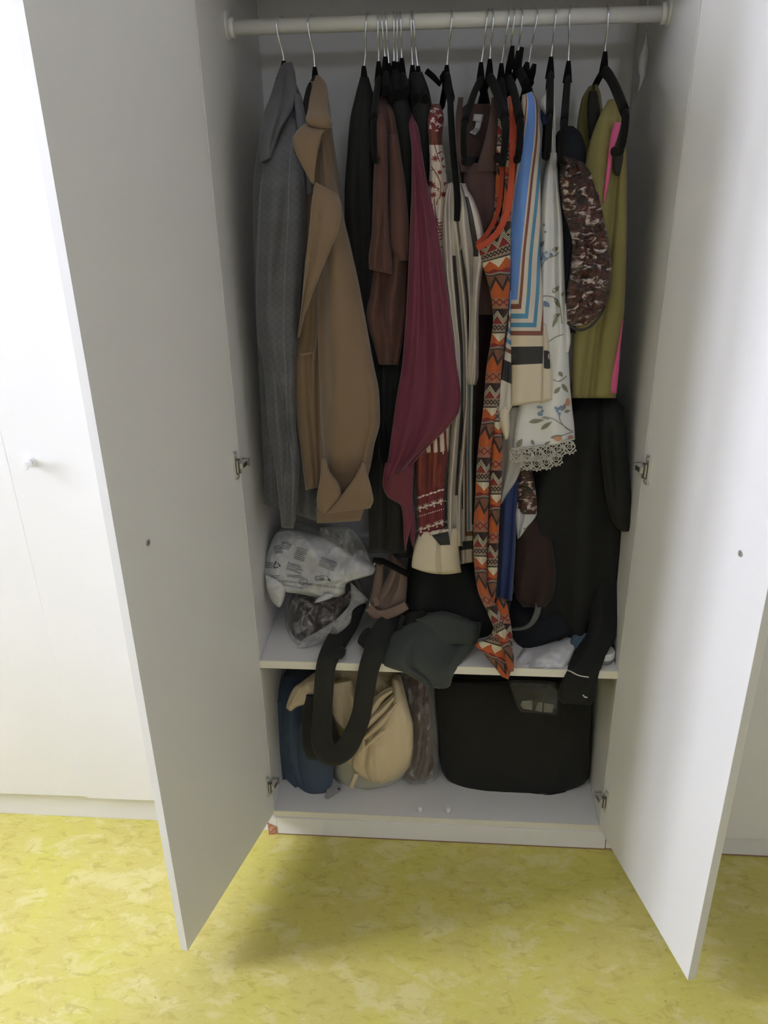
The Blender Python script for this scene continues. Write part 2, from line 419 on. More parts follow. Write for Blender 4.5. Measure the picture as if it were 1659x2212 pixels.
# ------------------------------------------------------------------ cloth
def sstep(a, b, x):
    if a == b: return 1.0 if x >= b else 0.0
    t = min(1, max(0, (x-a)/(b-a))); return t*t*(3-2*t)
def pchip(ts, ys, t):
    """shape-preserving cubic through (ts, ys)"""
    n = len(ts)
    i = 0
    while i < n-2 and t > ts[i+1]: i += 1
    h = ts[i+1]-ts[i]
    def slope(k):
        if k == 0 or k == n-1:
            j = 0 if k == 0 else n-2
            return (ys[j+1]-ys[j])/(ts[j+1]-ts[j])
        a = (ys[k]-ys[k-1])/(ts[k]-ts[k-1]); b = (ys[k+1]-ys[k])/(ts[k+1]-ts[k])
        return 0.0 if a*b <= 0 else 2*a*b/(a+b)
    m0, m1 = slope(i), slope(i+1); s = (t-ts[i])/h
    return (2*s**3-3*s*s+1)*ys[i] + (s**3-2*s*s+s)*h*m0 + (-2*s**3+3*s*s)*ys[i+1] + (s**3-s*s)*h*m1
class Surf:
    """a hanging or lying piece of cloth. rows, top to bottom: (xl, yl, xr, yr, Y[, sag]): where its left and right edge show
    and the depth Y (metres behind the wardrobe front) at which it hangs there; between them it bulges and folds in depth"""
    def __init__(s, rows, bulge=0.03, waves=(), folds=(), wr=0.002, seed=0, p=2.2, wtop=0.12, crum=0.0, cs=1.0):
        s.rows = [tuple(r) + (0,)*(6-len(r)) for r in rows]; s.bulge, s.waves, s.folds, s.wr, s.seed, s.p, s.wtop, s.crum, s.cs = bulge, waves, folds, wr, seed, p, wtop, crum, cs
        m = [(r[1]+r[3])/2 for r in s.rows]; s.m0, s.m1 = m[0], m[-1]
        s.ts = [(a-m[0])/(m[-1]-m[0]) for a in m]
    def edge(s, v):
        return [pchip(s.ts, [r[k] for r in s.rows], v) for k in range(6)]
    def pix(s, u, v, e=None):
        e = e or s.edge(v)
        return e[0]+(e[2]-e[0])*u, e[1]+(e[3]-e[1])*u + e[5]*(1-(2*u-1)**2)
    def depth(s, u, v, e=None):
        e = e or s.edge(v)
        q = abs(2*u-1); y = e[4] + s.bulge*(1-(max(0, 1-q**s.p))**(1/s.p))
        ed = 1-q**6
        a = s.wtop + (1-s.wtop)*sstep(0, 0.45, v)
        for (n, amp, ph, dr) in s.waves:
            y += amp*a*ed*math.sin(2*PI*(n*u+ph+dr*v) + 0.7*math.sin(5*v+ph*9))
        for (u0, v0, u1, v1, wd, amp) in s.folds:
            if v0-0.12 < v < v1+0.12:
                t = (v-v0)/(v1-v0); c = u0+(u1-u0)*t
                y += amp*math.exp(-((u-c)/wd)**2)*sstep(v0-0.12, v0+0.05, v)*(1-sstep(v1-0.05, v1+0.12, v))
        return y
    def P(s, u, v, off=0.0, e=None):
        e = e or s.edge(v); x, y = s.pix(u, v, e); d = s.depth(u, v, e)
        return at(x, y, y=d+s.rough(x, y)+off)
    def rough(s, x, y):
        """small unevenness; crum adds sharp crumple ridges"""
        d = 0.0
        if s.wr:
            q = Vector((x*0.018+s.seed*7.3, y*0.009, s.seed*1.7)); d += s.wr*(noise.noise(q)+0.5*noise.noise(q*2.7))
        if s.crum:
            q = Vector((x*0.016*s.cs+s.seed*3.1, y*0.011*s.cs, s.seed*2.3)); wq = noise.noise(q*0.7)*1.1
            for k, (f, a) in enumerate(((1.0, 1.0), (2.1, 0.55), (4.3, 0.28))):
                d -= s.crum*a*(0.35-abs(noise.noise(q*f+Vector((wq, k*5.1, wq)))))
        return d
    def inv(s, px, py):
        v = min(1, max(0, (py-s.m0)/(s.m1-s.m0))); u = 0.5
        for _ in range(8):
            e = s.edge(v); u = (px-e[0])/(e[2]-e[0]+1e-6); u = min(1, max(0, u))
            y = e[1]+(e[3]-e[1])*u+e[5]*(1-(2*u-1)**2)
            v = min(1, max(0, v+(py-y)/(s.m1-s.m0)))
        return u, v
    def on(s, px, py, off=-0.001):
        """the point of the surface seen at this place, a hair in front"""
        u, v = s.inv(px, py)
        return at(px, py, y=s.depth(u, v)+s.rough(px, py)+off)
def cloth(name, rows, mat, parent=None, depth=0.08, nu=26, nv=None, label=None, sharp=False, **k):
    s = Surf(rows, **k)
    if nv is None: nv = max(10, min(110, int((s.m1-s.m0)/7)))
    nb = max(6, nu//3); bm = bmesh.new(); uvl = bm.loops.layers.uv.new('UVMap'); ml = bm.loops.layers.uv.new('metric')
    L0 = (s.P(0.5, 0)-s.P(0.5, 1)).length
    grid, uvs = [], []
    for j in range(nv+1):
        v = j/nv; e = s.edge(v); row = [bm.verts.new(s.P(i/nu, v, 0, e)) for i in range(nu+1)]; wd = (row[-1].co-row[0].co).length
        uu = [(i/nu, v, (i/nu-0.5)*wd, v*L0) for i in range(nu+1)]
        a, b = row[-1].co.copy(), row[0].co.copy()
        ta = sstep(0, 0.06, v)*0.75+0.25
        for q in range(1, nb):
            t = q/nb; c = a.lerp(b, t); c.y += depth*ta*math.sin(PI*t)**0.6; row.append(bm.verts.new(c)); uu.append((1-t, v, (0.5-t)*wd, v*L0))
        grid.append(row); uvs.append(uu)
    n = len(grid[0])
    for j in range(nv):
        for i in range(n):
            i2 = (i+1) % n
            f = bm.faces.new((grid[j][i], grid[j+1][i], grid[j+1][i2], grid[j][i2])); f.smooth = True
            for lp, q in zip(f.loops, (uvs[j][i], uvs[j+1][i], uvs[j+1][i2], uvs[j][i2])):
                lp[uvl].uv = q[:2]; lp[ml].uv = q[2:]
    for row, up, vv in ((grid[0], -0.0005, 0), (grid[-1], min(0.02, depth*0.2), 1)):
        c = sum((q.co for q in row), Vector())/n; c.z += up; cv = bm.verts.new(c)
        for i in range(n):
            f = bm.faces.new((row[i], row[(i+1) % n], cv)); f.smooth = False
            for lp in f.loops: lp[uvl].uv = (0.5, vv); lp[ml].uv = (0, vv*L0)
    bmesh.ops.recalc_face_normals(bm, faces=bm.faces[:])
    o = link(name, to_mesh(bm, name), mat, parent)
    if label: o['label'] = label
    return o, s
def rows_from(lst):
    """(xl, xr, y, Y) -> full rows"""
    return [(a[0], a[2], a[1], a[2], a[3])+tuple(a[4:]) for a in lst]
def ribbon(name, pts, mat, parent=None, thick=0.003, n=6, nw=4, cup=0.0, label=None):
    """a strap along pts (px, py, Y, width px), flat towards the room"""
    P = smooth_path(pts, n); bm = bmesh.new(); uvl = bm.loops.layers.uv.new('UVMap'); F, K = [], []
    for i, p in enumerate(P):
        d = P[min(i+1, len(P)-1)][:2]-P[max(i-1, 0)][:2]; d = d/(np.linalg.norm(d)+1e-9); nx, ny = -d[1], d[0]
        f, b = [], []
        for j in range(nw+1):
            t = j/nw-0.5; c = at(p[0]+nx*p[3]*t, p[1]+ny*p[3]*t, y=p[2]+cup*(2*t)**2); f.append(bm.verts.new(c)); b.append(bm.verts.new(c+Vector((0, thick, 0))))
        F.append(f); K.append(b)
    for i in range(len(P)-1):
        for G in (F, K):
            for j in range(nw):
                fc = bm.faces.new((G[i][j], G[i][j+1], G[i+1][j+1], G[i+1][j])); fc.smooth = True
                for lp, (a, b) in zip(fc.loops, ((j, i), (j+1, i), (j+1, i+1), (j, i+1))): lp[uvl].uv = (a/nw, b/len(P))
        for j in (0, nw): bm.faces.new((F[i][j], F[i+1][j], K[i+1][j], K[i][j]))
    for i in (0, len(P)-1):
        for j in range(nw): bm.faces.new((F[i][j], F[i][j+1], K[i][j+1], K[i][j]))
    bmesh.ops.recalc_face_normals(bm, faces=bm.faces[:])
    o = link(name, to_mesh(bm, name), mat, parent)
    if label: o['label'] = label
    return o
# flat print and embroidery: shapes given where they show, laid on the cloth they belong to
class Print:
    def __init__(p, s, off=-0.001): p.s, p.off, p.bm = s, off, bmesh.new()
    def poly(p, pts):
        c = np.mean(np.array(pts, float), axis=0); cv = p.bm.verts.new(p.s.on(c[0], c[1], p.off)); vs = [p.bm.verts.new(p.s.on(x, y, p.off)) for x, y in pts]
        for i in range(len(vs)): p.bm.faces.new((cv, vs[i], vs[(i+1) % len(vs)]))
    def leaf(p, x, y, ln, wd, ang, n=6):
        a = math.radians(ang); ca, sa = math.cos(a), math.sin(a); up, dn = [], []
        for i in range(n+1):
            t = i/n; h = wd/2*math.sin(PI*t**0.8); up.append((x+ca*ln*t-sa*h, y+sa*ln*t+ca*h)); dn.append((x+ca*ln*t+sa*h, y+sa*ln*t-ca*h))
        p.poly(up+dn[::-1][1:-1])
    def dot(p, x, y, r, ry=None, n=8):
        p.poly([(x+r*math.cos(2*PI*i/n), y+(ry or r)*math.sin(2*PI*i/n)) for i in range(n)])
    def line(p, pts, wd, n=5, closed=False):
        P = smooth_path(pts, n); L, R = [], []
        for i, q in enumerate(P):
            d = P[min(i+1, len(P)-1)]-P[max(i-1, 0)]; d = d/(np.linalg.norm(d)+1e-9)
            L.append(p.bm.verts.new(p.s.on(q[0]-d[1]*wd/2, q[1]+d[0]*wd/2, p.off))); R.append(p.bm.verts.new(p.s.on(q[0]+d[1]*wd/2, q[1]-d[0]*wd/2, p.off)))
        for i in range(len(P)-1): p.bm.faces.new((L[i], L[i+1], R[i+1], R[i]))
    def ring(p, x, y, r, wd, n=14, k=0, a=0.0, sy=1.0):
        """ring of width wd; k lobes of relative depth a"""
        q = [(x+r*(1+a*math.cos(k*2*PI*i/n))*math.cos(2*PI*i/n), y+sy*r*(1+a*math.cos(k*2*PI*i/n))*math.sin(2*PI*i/n)) for i in range(n+1)]
        p.line(q, wd, 1)
    def build(p, name, mat, parent, label=None):
        o = link(name, to_mesh(p.bm, name), mat, parent)
        if label: o['label'] = label
        return o
def text_print(s, txt, x, y, size, ang, mat, parent, off=-0.0012, name='lettering', bend=0.0):
    """flat lettering laid on a surface, baseline from (x, y), letter height size"""
    cu = bpy.data.curves.new('lettering', 'FONT'); cu.body = txt; cu.size = 1.0; cu.resolution_u = 2
    t = bpy.data.objects.new('lettering', cu); COL.objects.link(t)
    dg = bpy.context.evaluated_depsgraph_get(); me = bpy.data.meshes.new_from_object(t.evaluated_get(dg))
    bpy.data.objects.remove(t); bpy.data.curves.remove(cu)
    a = math.radians(ang)
    for v in me.vertices:
        X, Y = v.co.x*size, v.co.y*size; v.co = s.on(x+math.cos(a)*X+math.sin(a)*Y, y+math.sin(a)*X-math.cos(a)*Y+bend*X*X, off)
    me.name = name
    return link(name, me, mat, parent)

# ------------------------------------------------------------------ hangers
def m_velvet():
    b = B('black_velvet'); b.color((0.006, 0.006, 0.0065)); b.set(Roughness=0.95, Specular_IOR_Level=0.15, Sheen_Weight=0.03)
    b.bump(b.noise(b.obj(), 700, 1), 0.2, 0.001); return b.mat
M_VELVET = m_velvet()
M_HOOK = plain('hook_wire', (0.78, 0.81, 0.90), 0.25, 1.0)
def hanger(hx, nx, ny, tipx, label, bar=True, half=0.2, drop=0.078, name='hanger'):
    """velvet hanger on the rail: hx hook on the rail, (nx, ny) where the hook enters the neck, tipx where its front end shows"""
    x0 = at(hx, 45, y=YR).x; nk = at(nx, ny, y=YR)
    tip = at(tipx, 290, y=YR-half); yaw = math.atan2(tip.x-nk.x, half); yaw = max(-0.75, min(0.75, yaw))
    r = thing(name, label, 'hanger', (x0, YR, ZR+0.0128), 0, 'black velvet hangers on the rail')
    f = Vector((math.sin(yaw), -math.cos(yaw), 0)); top = Vector((x0, YR, ZR)); Z = Vector((0, 0, 1))
    dxy = Vector((nk.x-x0, 0, 0)); H = top.z-nk.z
    pts = []
    for a in range(-35, 181, 20):
        an = math.radians(180-a); rad = 0.0155
        pts.append(top + f*(math.cos(an)*rad) + Z*(math.sin(an)*rad))
    pts = [top + f*(-math.cos(math.radians(a))*0.0155) + Z*(math.sin(math.radians(a))*0.0155) for a in range(-30, 190, 18)]
    for (sv, zz) in ((0.0135, -0.014), (0.0085, -0.026), (0.003, -0.036), (0.0, -0.046)):
        k = min(1, -zz/H); pts.append(top + f*sv + Z*zz + dxy*k)
    pts.append(nk); pts.append(nk - Z*0.012)
    tube('hook', pts, 0.0016, M_HOOK, r, 8)
    # neck ferrule and the two sloping arms, one stroke
    bm = bmesh.new(); add_tube(bm, [nk+Z*0.004, nk-Z*0.004, nk-Z*0.016, nk-Z*0.03], [0.0036, 0.005, 0.0068, 0.0085], 10)
    arm = []
    for t in np.linspace(-1, 1, 25):
        a = abs(t); z = -0.026 - (drop-0.006)*(a**1.35)
        arm.append(nk + f*(t*half) + Z*z)
    add_tube(bm, arm, 0.0072, 8, 0, (0.8, 1.35), None)
    bmesh.ops.recalc_face_normals(bm, faces=bm.faces[:])
    link('shoulder_bar', to_mesh(bm, 'shoulder_bar'), M_VELVET, r)
    if bar:
        e0, e1 = arm[-1], arm[0]; zb = -0.15
        lp = [e0, e0+f*0.010-Z*0.010, e0+f*0.012-Z*0.03, e0+f*0.002-Z*0.052, e0-f*0.03+Z*0+Z*(zb+0.026+drop-0.006-0.0)]
        lp = [e0-f*0.004+Z*0.001, e0+f*0.008-Z*0.008, e0+f*0.010-Z*0.030, e0-f*0.002-Z*0.050, e0-f*0.035-Z*0.056]
        rp = [e1+f*0.035-Z*0.056, e1+f*0.002-Z*0.050, e1-f*0.010-Z*0.030, e1-f*0.008-Z*0.008, e1+f*0.004+Z*0.001]
        tube('trouser_bar', [Vector(q) for q in smooth_path(lp+rp, 4)], 0.0062, M_VELVET, r, 8, (0.8, 1.2))
    return r
HANG = [  # hook, neck x, neck y, front end, what it carries
 (607, 613, 137, 600, 'carrying the grey checked blazer'), (673, 680, 150, 668, 'carrying the camel coat'),
 (796, 786, 148, 778, 'carrying the black jacket beside the camel coat'), (817, 818, 138, 808, 'showing bare arms above the rust brown cardigan'),
 (825, 832, 128, 836, 'whose neck stands above the rust brown cardigan'), (833, 840, 142, 858, 'close behind the rust brown cardigan'),
 (850, 851, 138, 866, 'carrying the black top next to the rust brown cardigan'), (857, 858, 139, 872, 'squeezed between two black tops'),
 (864, 868, 131, 893, 'carrying the burgundy chiffon dress'), (887, 891, 146, 905, 'carrying the long charcoal trousers'),
 (890, 903, 148, 940, 'carrying the red and white printed blouse'), (974, 965, 146, 986, 'with a notched arm carrying the satin striped shirt'),
 (1054, 1039, 140, 1003, 'carrying the chocolate brown tank top'), (1063, 1058, 133, 1090, 'beside the brown tank top, its end loop hanging free'),
 (1098, 1083, 142, 1090, 'holding the orange zigzag dress, its loop across the neckline'), (1109, 1099, 136, 1122, 'whose loop shows beside the blue striped shirt'),
 (1125, 1119, 115, 1148, 'with clip prongs carrying the blue striped shirt'), (1158, 1139, 152, 1152, 'with dark plastic clips behind the striped shirt'),
 (1200, 1190, 128, 1185, 'carrying the white floral blouse'), (1230, 1228, 137, 1216, 'carrying the black knit top and brown blotched blouse'),
 (1310, 1307, 117, 1345, 'carrying the olive sleeveless top')]
BARE = {3, 12, 13, 14, 15, 18, 19, 20}   # ends that stick out of the clothes
def hangers():
    for i, (hx, nx, ny, tx, lb) in enumerate(HANG):
        if i in BARE: hanger(hx, nx, ny, tx, 'black velvet hanger '+lb)
        else:
            r = hanger(hx, nx, ny, nx+(tx-nx)*0.4, 'black velvet hanger '+lb, False, 0.02 if i < 3 else 0.09, 0.012 if i < 3 else 0.036)
            if i == 11:
                tube('shoulder_bar', [at(x, y, y=Y) for x, y, Y in ((921, 153, 0.19), (936, 166, 0.188), (950, 181, 0.186), (955, 168, 0.188), (962, 156, 0.19))], 0.0052, M_VELVET, r, 8)
                tube('trouser_bar', [at(a[0], a[1], y=a[2]) for a in smooth_path([(966, 162, 0.185), (972, 200, 0.12), (974, 250, 0.06), (979, 330, 0.034), (986, 400, 0.03), (988, 440, 0.03), (987, 476, 0.036)], 5)], 0.0056, M_VELVET, r, 8)
            if i in (16, 17):
                for q in ((((1104, 150), (1104, 125), (1107, 99)), ((1117, 150), (1121, 128), (1128, 102))) if i == 16 else (((1133, 160), (1137, 145), (1139, 134)), ((1144, 172), (1150, 155), (1155, 138)), ((1140, 175), (1148, 180), (1152, 182)))):
                    tube('clip_prong', [at(x, y, y=0.17) for x, y in q], [0.0075, 0.0062, 0.0035], M_VELVET, r, 8)
hangers()
# ------------------------------------------------------------------ cloth materials
def m_check():
    b = B('grey_check_wool'); x, y, _ = b.uv('metric'); o = b.obj()
    fine = ((x*420.0).sin()*(y*420.0).sin()).gt(0.0)
    bx = (x/0.052).fr().lt(0.42); by = (y/0.062).fr().lt(0.42)
    grid = (x*1500.0).sin()*bx + (y*1500.0).sin()*by
    c = b.mix(fine*0.16+bx*0.10+by*0.10, (0.10, 0.102, 0.115), (0.18, 0.182, 0.198))
    c = b.mix(((x/0.052).fr()-0.21).abs().lt(0.012)*0.5, c, (0.30, 0.30, 0.31))
    b.color(c); b.set(Roughness=0.85, Sheen_Weight=0.15)
    b.bump(grid*0.05+b.noise(o, 12, 3)*2.0, 0.25, 0.005); return b.mat
M_CHECK = m_check()
M_GREYWOOL = fabric('grey_wool', (0.115, 0.115, 0.13))
M_CAMEL = fabric('camel_wool', (0.215, 0.142, 0.083), 0.9, 0.3, 1200, 0.2, 0.06, 0.3)
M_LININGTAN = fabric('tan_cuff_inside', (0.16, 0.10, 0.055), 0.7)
M_LINING_SHADE = fabric('dark_lining_shade', (0.014, 0.012, 0.011), 0.8, 0.0)  # coat lining, also the painted shade inside the olive top
M_BLACK = fabric('black_cloth', (0.0075, 0.008, 0.0088), 0.95, 0.0)
M_NAVYBLACK = fabric('blue_black_knit', (0.006, 0.008, 0.013), 0.95, 0.0, 500, 0.4)
M_CHAR = fabric('charcoal_cloth', (0.020, 0.020, 0.022), 0.9, 0.05)
M_RUST = fabric('rust_brown_knit', (0.092, 0.038, 0.031), 0.9, 0.1, 600, 0.3)
M_MAUVEBROWN = fabric('chocolate_jersey', (0.105, 0.058, 0.052), 0.85, 0.15)
M_DARKBROWN = fabric('dark_brown_cloth', (0.026, 0.011, 0.009), 0.9, 0.05)
def m_chiffon():
    b = B('burgundy_chiffon'); o = b.obj(); x, y, _ = b.uv()
    n = b.noise(b.map(o, (30, 30, 2)), 1, 3)
    b.color(b.mix(n, (0.105, 0.006, 0.027), (0.145, 0.010, 0.041))); b.set(Roughness=0.6, Sheen_Weight=0.2)
    b.bump(b.noise(o, 900, 1)*0.2+n, 0.15, 0.004); return b.mat
M_CHIFFON = m_chiffon()
def m_satin(name, col, dark=None, lines=()):
    """satin; lines = (u0, u1, colour) stripes running down"""
    b = B(name); u, v, _ = b.uv(); o = b.obj()
    n = b.noise(b.map(o, (13, 13, 3)), 1, 3)
    c = b.mix(n, tuple(q*0.86 for q in col), col)
    wob = b.noise(o, 7, 2)*0.08-0.04
    for (u0, u1, v0, v1, cc) in lines: c = b.mix((u+wob).band(u0, u1)*v.band(v0, v1), c, cc)
    b.color(c); b.set(Roughness=0.38, Specular_IOR_Level=0.5, Sheen_Weight=0.1)
    b.bump(n*1.6+b.noise(o, 30, 3)*0.5, 0.45, 0.006); return b.mat
M_SATIN = m_satin('champagne_satin', (0.58, 0.52, 0.47), lines=((0.52, 0.70, 0.20, 0.86, (0.022, 0.02, 0.022)),))
M_SATIN2 = m_satin('champagne_satin_sleeve', (0.58, 0.52, 0.47), lines=((0.45, 0.68, 0.06, 0.36, (0.022, 0.02, 0.022)),))
M_SATIN3 = m_satin('cream_satin_border', (0.54, 0.48, 0.41), lines=((0.10, 0.30, 0.0, 0.72, (0.02, 0.018, 0.018)), (0.40, 0.52, 0.0, 0.86, (0.16, 0.06, 0.035)), (0.62, 0.72, 0.0, 0.83, (0.05, 0.15, 0.25)), (0.84, 1.2, 0.0, 0.80, (0.02, 0.018, 0.018)), (0.4, 1.2, 0.835, 0.86, (0.16, 0.06, 0.035)), (-0.2, 1.2, 0.885, 0.93, (0.02, 0.018, 0.018))))
def m_redprint():
    b = B('red_print_cotton'); u, v, uvv = b.uv(); x, y, mv = b.uv('metric')
    red = (0.15, 0.014, 0.022); cream = (0.62, 0.54, 0.46); brown = (0.13, 0.035, 0.02)
    n = b.noise(b.map(mv, (55, 40, 1)), 1, 2, 0.5, 1.5)
    shoulder = b.mix(n.sm(0.53, 0.57), red, cream)
    folds = b.mix(b.noise(b.map(mv, (160, 18, 1)), 1, 2).sm(0.5, 0.6), brown, red)
    sprig = b.mix(b.noise(b.map(mv, (45, 45, 1)), 1, 1, 0.5, 2.0).sm(0.63, 0.66), cream, red)
    fan = b.mix(((x*460.0+(1.0-v)*40.0).sin()*1.0 + b.noise(b.map(mv, (30, 30, 1)), 1, 2)*1.5).sm(0.9, 1.2), cream, red)
    deep = b.mix(b.noise(b.map(mv, (60, 12, 1)), 1, 2).sm(0.4, 0.65), (0.11, 0.012, 0.014), (0.22, 0.04, 0.025))
    c = b.mix(v.gt(0.063), shoulder, folds); c = b.mix(v.gt(0.095), c, sprig); c = b.mix(v.gt(0.72), c, fan); c = b.mix((v+n*0.03).gt(0.825), c, deep); c = b.mix(v.gt(0.895), c, red)
    b.color(c); b.set(Roughness=0.7, Sheen_Weight=0.1); b.bump(b.noise(b.map(b.obj(), (40, 40, 8)), 1, 3), 0.4, 0.006); return b.mat
M_REDPRINT = m_redprint()
M_CREAMINK = plain('cream_print', (0.66, 0.56, 0.50), 0.75)
M_REDINK = plain('red_print', (0.20, 0.022, 0.03), 0.75)
def m_zigzag(name, off):
    b = B(name); x, y, mv = b.uv('metric'); o = b.obj()
    t = (y/0.148+off).fr(); k = 0.0215
    z1 = (x/k+0.25).tri(); z2 = (x/(k*0.62)+0.1).tri(); z3 = (x/(k*1.35)+0.4).tri()
    knit = b.noise(b.map(mv, (260, 900, 1)), 1, 2)
    beige, dark, crim, org, cream, tan = (0.30, 0.23, 0.17), (0.035, 0.014, 0.014), (0.22, 0.022, 0.018), (0.48, 0.10, 0.02), (0.62, 0.55, 0.40), (0.20, 0.085, 0.05)
    c = b.mix(t.gt(0.0), dark, dark)
    lace = (((t-0.02-z1*0.11)*36.0).fr()-0.5).abs().lt(0.24)*(t-0.058-z1*0.11).abs().lt(0.042)
    c = b.mix(lace, c, (0.66, 0.62, 0.46))
    c = b.mix((t-z1*0.10).gt(0.105), c, crim)
    c = b.mix(t.gt(0.205), c, beige)
    c = b.mix((t-0.225-z2*0.06).abs().lt(0.011)+(t-0.285+z2*0.06).abs().lt(0.011), c, dark)
    c = b.mix(t.band(0.312, 0.332), c, (0.05, 0.035, 0.03))
    c = b.mix(t.gt(0.332), c, cream)
    c = b.mix((t-0.335-z3*0.11).gt(0.0)*t.gt(0.33), c, org)
    c = b.mix((t-0.405).abs().lt((z3-0.72)*0.16)*t.gt(0.33), c, cream)
    c = b.mix((t-z1*0.03).gt(0.46), c, crim)
    c = b.mix((t-0.535+z3*0.02).abs().lt(0.012), c, (0.25, 0.22, 0.18))
    c = b.mix((t-0.555+z3*0.02).abs().lt(0.010), c, (0.05, 0.04, 0.035))
    c = b.mix((t+z3*0.02).gt(0.567), c, tan)
    c = b.mix((t-0.585-z1*0.15).abs().lt(0.030)*t.gt(0.56), c, dark)
    c = b.mix((t-0.63-z1*0.15).gt(0.0), c, org)
    c = b.mix(t.gt(0.855), c, (0.34, 0.15, 0.09))
    c = b.mix((t-0.87-z2*0.05).abs().lt(0.012)+(t-0.96+z2*0.05).abs().lt(0.012), c, crim)
    c = b.mix(knit.sm(0.45, 0.8)*0.35, c, dark)
    b.color(c); b.set(Roughness=0.95, Sheen_Weight=0.1); b.bump(knit*0.6+b.noise(b.map(o, (30, 30, 10)), 1, 2), 0.5, 0.004); return b.mat
M_ZIG = [m_zigzag('zigzag_knit_%s' % n, f) for n, f in (('body', 0.0), ('side', 0.37), ('neck', 0.62))]
M_CORAL = fabric('coral_trim', (0.46, 0.065, 0.028), 0.9, 0.2, 500, 0.4)
def m_stripe():
    b = B('blue_striped_silk'); u, v, _ = b.uv(); o = b.obj()
    py = v*680.0+200.0; xs = u*74.0+1100.0; s = xs + (py-640.0)*0.107
    cream = (0.60, 0.53, 0.45); blue = (0.13, 0.28, 0.70); brown = (0.20, 0.068, 0.042); blue2 = (0.07, 0.24, 0.40); blk = (0.022, 0.022, 0.026)
    c = b.mix(py.gt(729.0), cream, (0.62, 0.53, 0.40))
    def ell(c, a, e, ya, yb, col):
        return b.mix((s.band(a, e)*py.lt(yb)).mx(py.band(ya, yb)*s.lt(e)), c, col)
    c = b.mix((s.lt(1118.0+0.0)*s.gt(1087.0))*py.lt(652.0), c, blue)
    c = b.mix(s.band(1076.0, 1082.0)*py.lt(500.0), c, brown)
    c = ell(c, 1122.0, 1128.5, 661.0, 672.0, brown); c = ell(c, 1138.0, 1146.0, 682.0, 693.0, blue2)
    c = ell(c, 1158.0, 1166.0, 702.0, 712.0, blue2); c = ell(c, 1176.0, 1182.0, 720.0, 730.0, brown)
    c = b.mix(py.band(754.0, 793.0), c, blk)
    b.color(c); b.set(Roughness=0.6, Sheen_Weight=0.1); b.bump(b.noise(b.map(o, (28, 28, 6)), 1, 3), 0.3, 0.005); return b.mat
M_STRIPE = m_stripe()
def m_stripeside():
    b = B('striped_silk_side'); u, v, _ = b.uv(); o = b.obj()
    py = v*270.0+625.0-u*14.0; cream = (0.60, 0.55, 0.49)
    c = b.mix(py.lt(662.0), cream, (0.13, 0.22, 0.42))
    for a, e, col in ((676, 688, (0.20, 0.068, 0.042)), (703, 714, (0.07, 0.24, 0.40)), (727, 737, (0.07, 0.24, 0.40)), (748, 757, (0.20, 0.068, 0.042)), (776, 822, (0.022, 0.022, 0.026))):
        c = b.mix(py.band(float(a), float(e)), c, col)
    b.color(c); b.set(Roughness=0.6, Sheen_Weight=0.1); b.bump(b.noise(b.map(o, (28, 28, 6)), 1, 3), 0.3, 0.005); return b.mat
M_STRIPESIDE = m_stripeside()
M_CREAMSILK = fabric('cream_silk', (0.62, 0.54, 0.42), 0.6, 0.1, 1500, 0.2, 0.05, 0.3)
M_WHITECOTTON = fabric('white_cotton', (0.70, 0.70, 0.69), 0.8, 0.1, 1200, 0.2, 0.03, 0.3)
M_LACE = fabric('white_lace', (0.72, 0.70, 0.64), 0.85, 0.1, 1500, 0.3, 0.04, 0.1)
M_PALELINING = fabric('pale_lining', (0.42, 0.40, 0.37), 0.6, 0.1, 1500, 0.15, 0.05, 0.4)
M_ROYAL = fabric('royal_blue_cloth', (0.012, 0.03, 0.14), 0.75, 0.2)
def m_shibori():
    b = B('brown_blotched_satin'); x, y, mv = b.uv('metric'); o = b.obj()
    n = b.noise(b.map(mv, (42, 74, 1)), 1, 4, 0.6, 1.2); n2 = b.noise(b.map(mv, (34, 60, 1)), 1.3, 3, 0.6, 2.2)
    c = b.mix(n2.sm(0.38, 0.6), (0.012, 0.008, 0.008), (0.09, 0.022, 0.015))
    c = b.mix(n.sm(0.53, 0.63), c, (0.58, 0.49, 0.45)); c = b.mix(n2.sm(0.62, 0.7)*0.6, c, (0.24, 0.07, 0.035))
    b.color(c); b.set(Roughness=0.45, Sheen_Weight=0.1); b.bump(n+b.noise(b.map(mv, (40, 120, 1)), 1.0, 3)*1.4, 0.8, 0.006); return b.mat
M_SHIBORI = m_shibori()
M_OLIVE = fabric('olive_yellow_crepe', (0.235, 0.20, 0.068), 0.8, 0.1, 1500, 0.15, 0.08, 0.2)
M_PINK = fabric('pink_facing', (0.62, 0.10, 0.26), 0.8, 0.1, 1500, 0.15, 0.04, 0.1)
def m_dotted():
    b = B('white_dotted_cotton'); x, y, mv = b.uv('metric')
    d = b.vor(mv, 95, rnd=0.7); c = b.mix(d.lt(0.16), (0.50, 0.50, 0.52), (0.04, 0.035, 0.04)); b.color(c); b.set(Roughness=0.8); return b.mat
M_DOTTED = m_dotted()

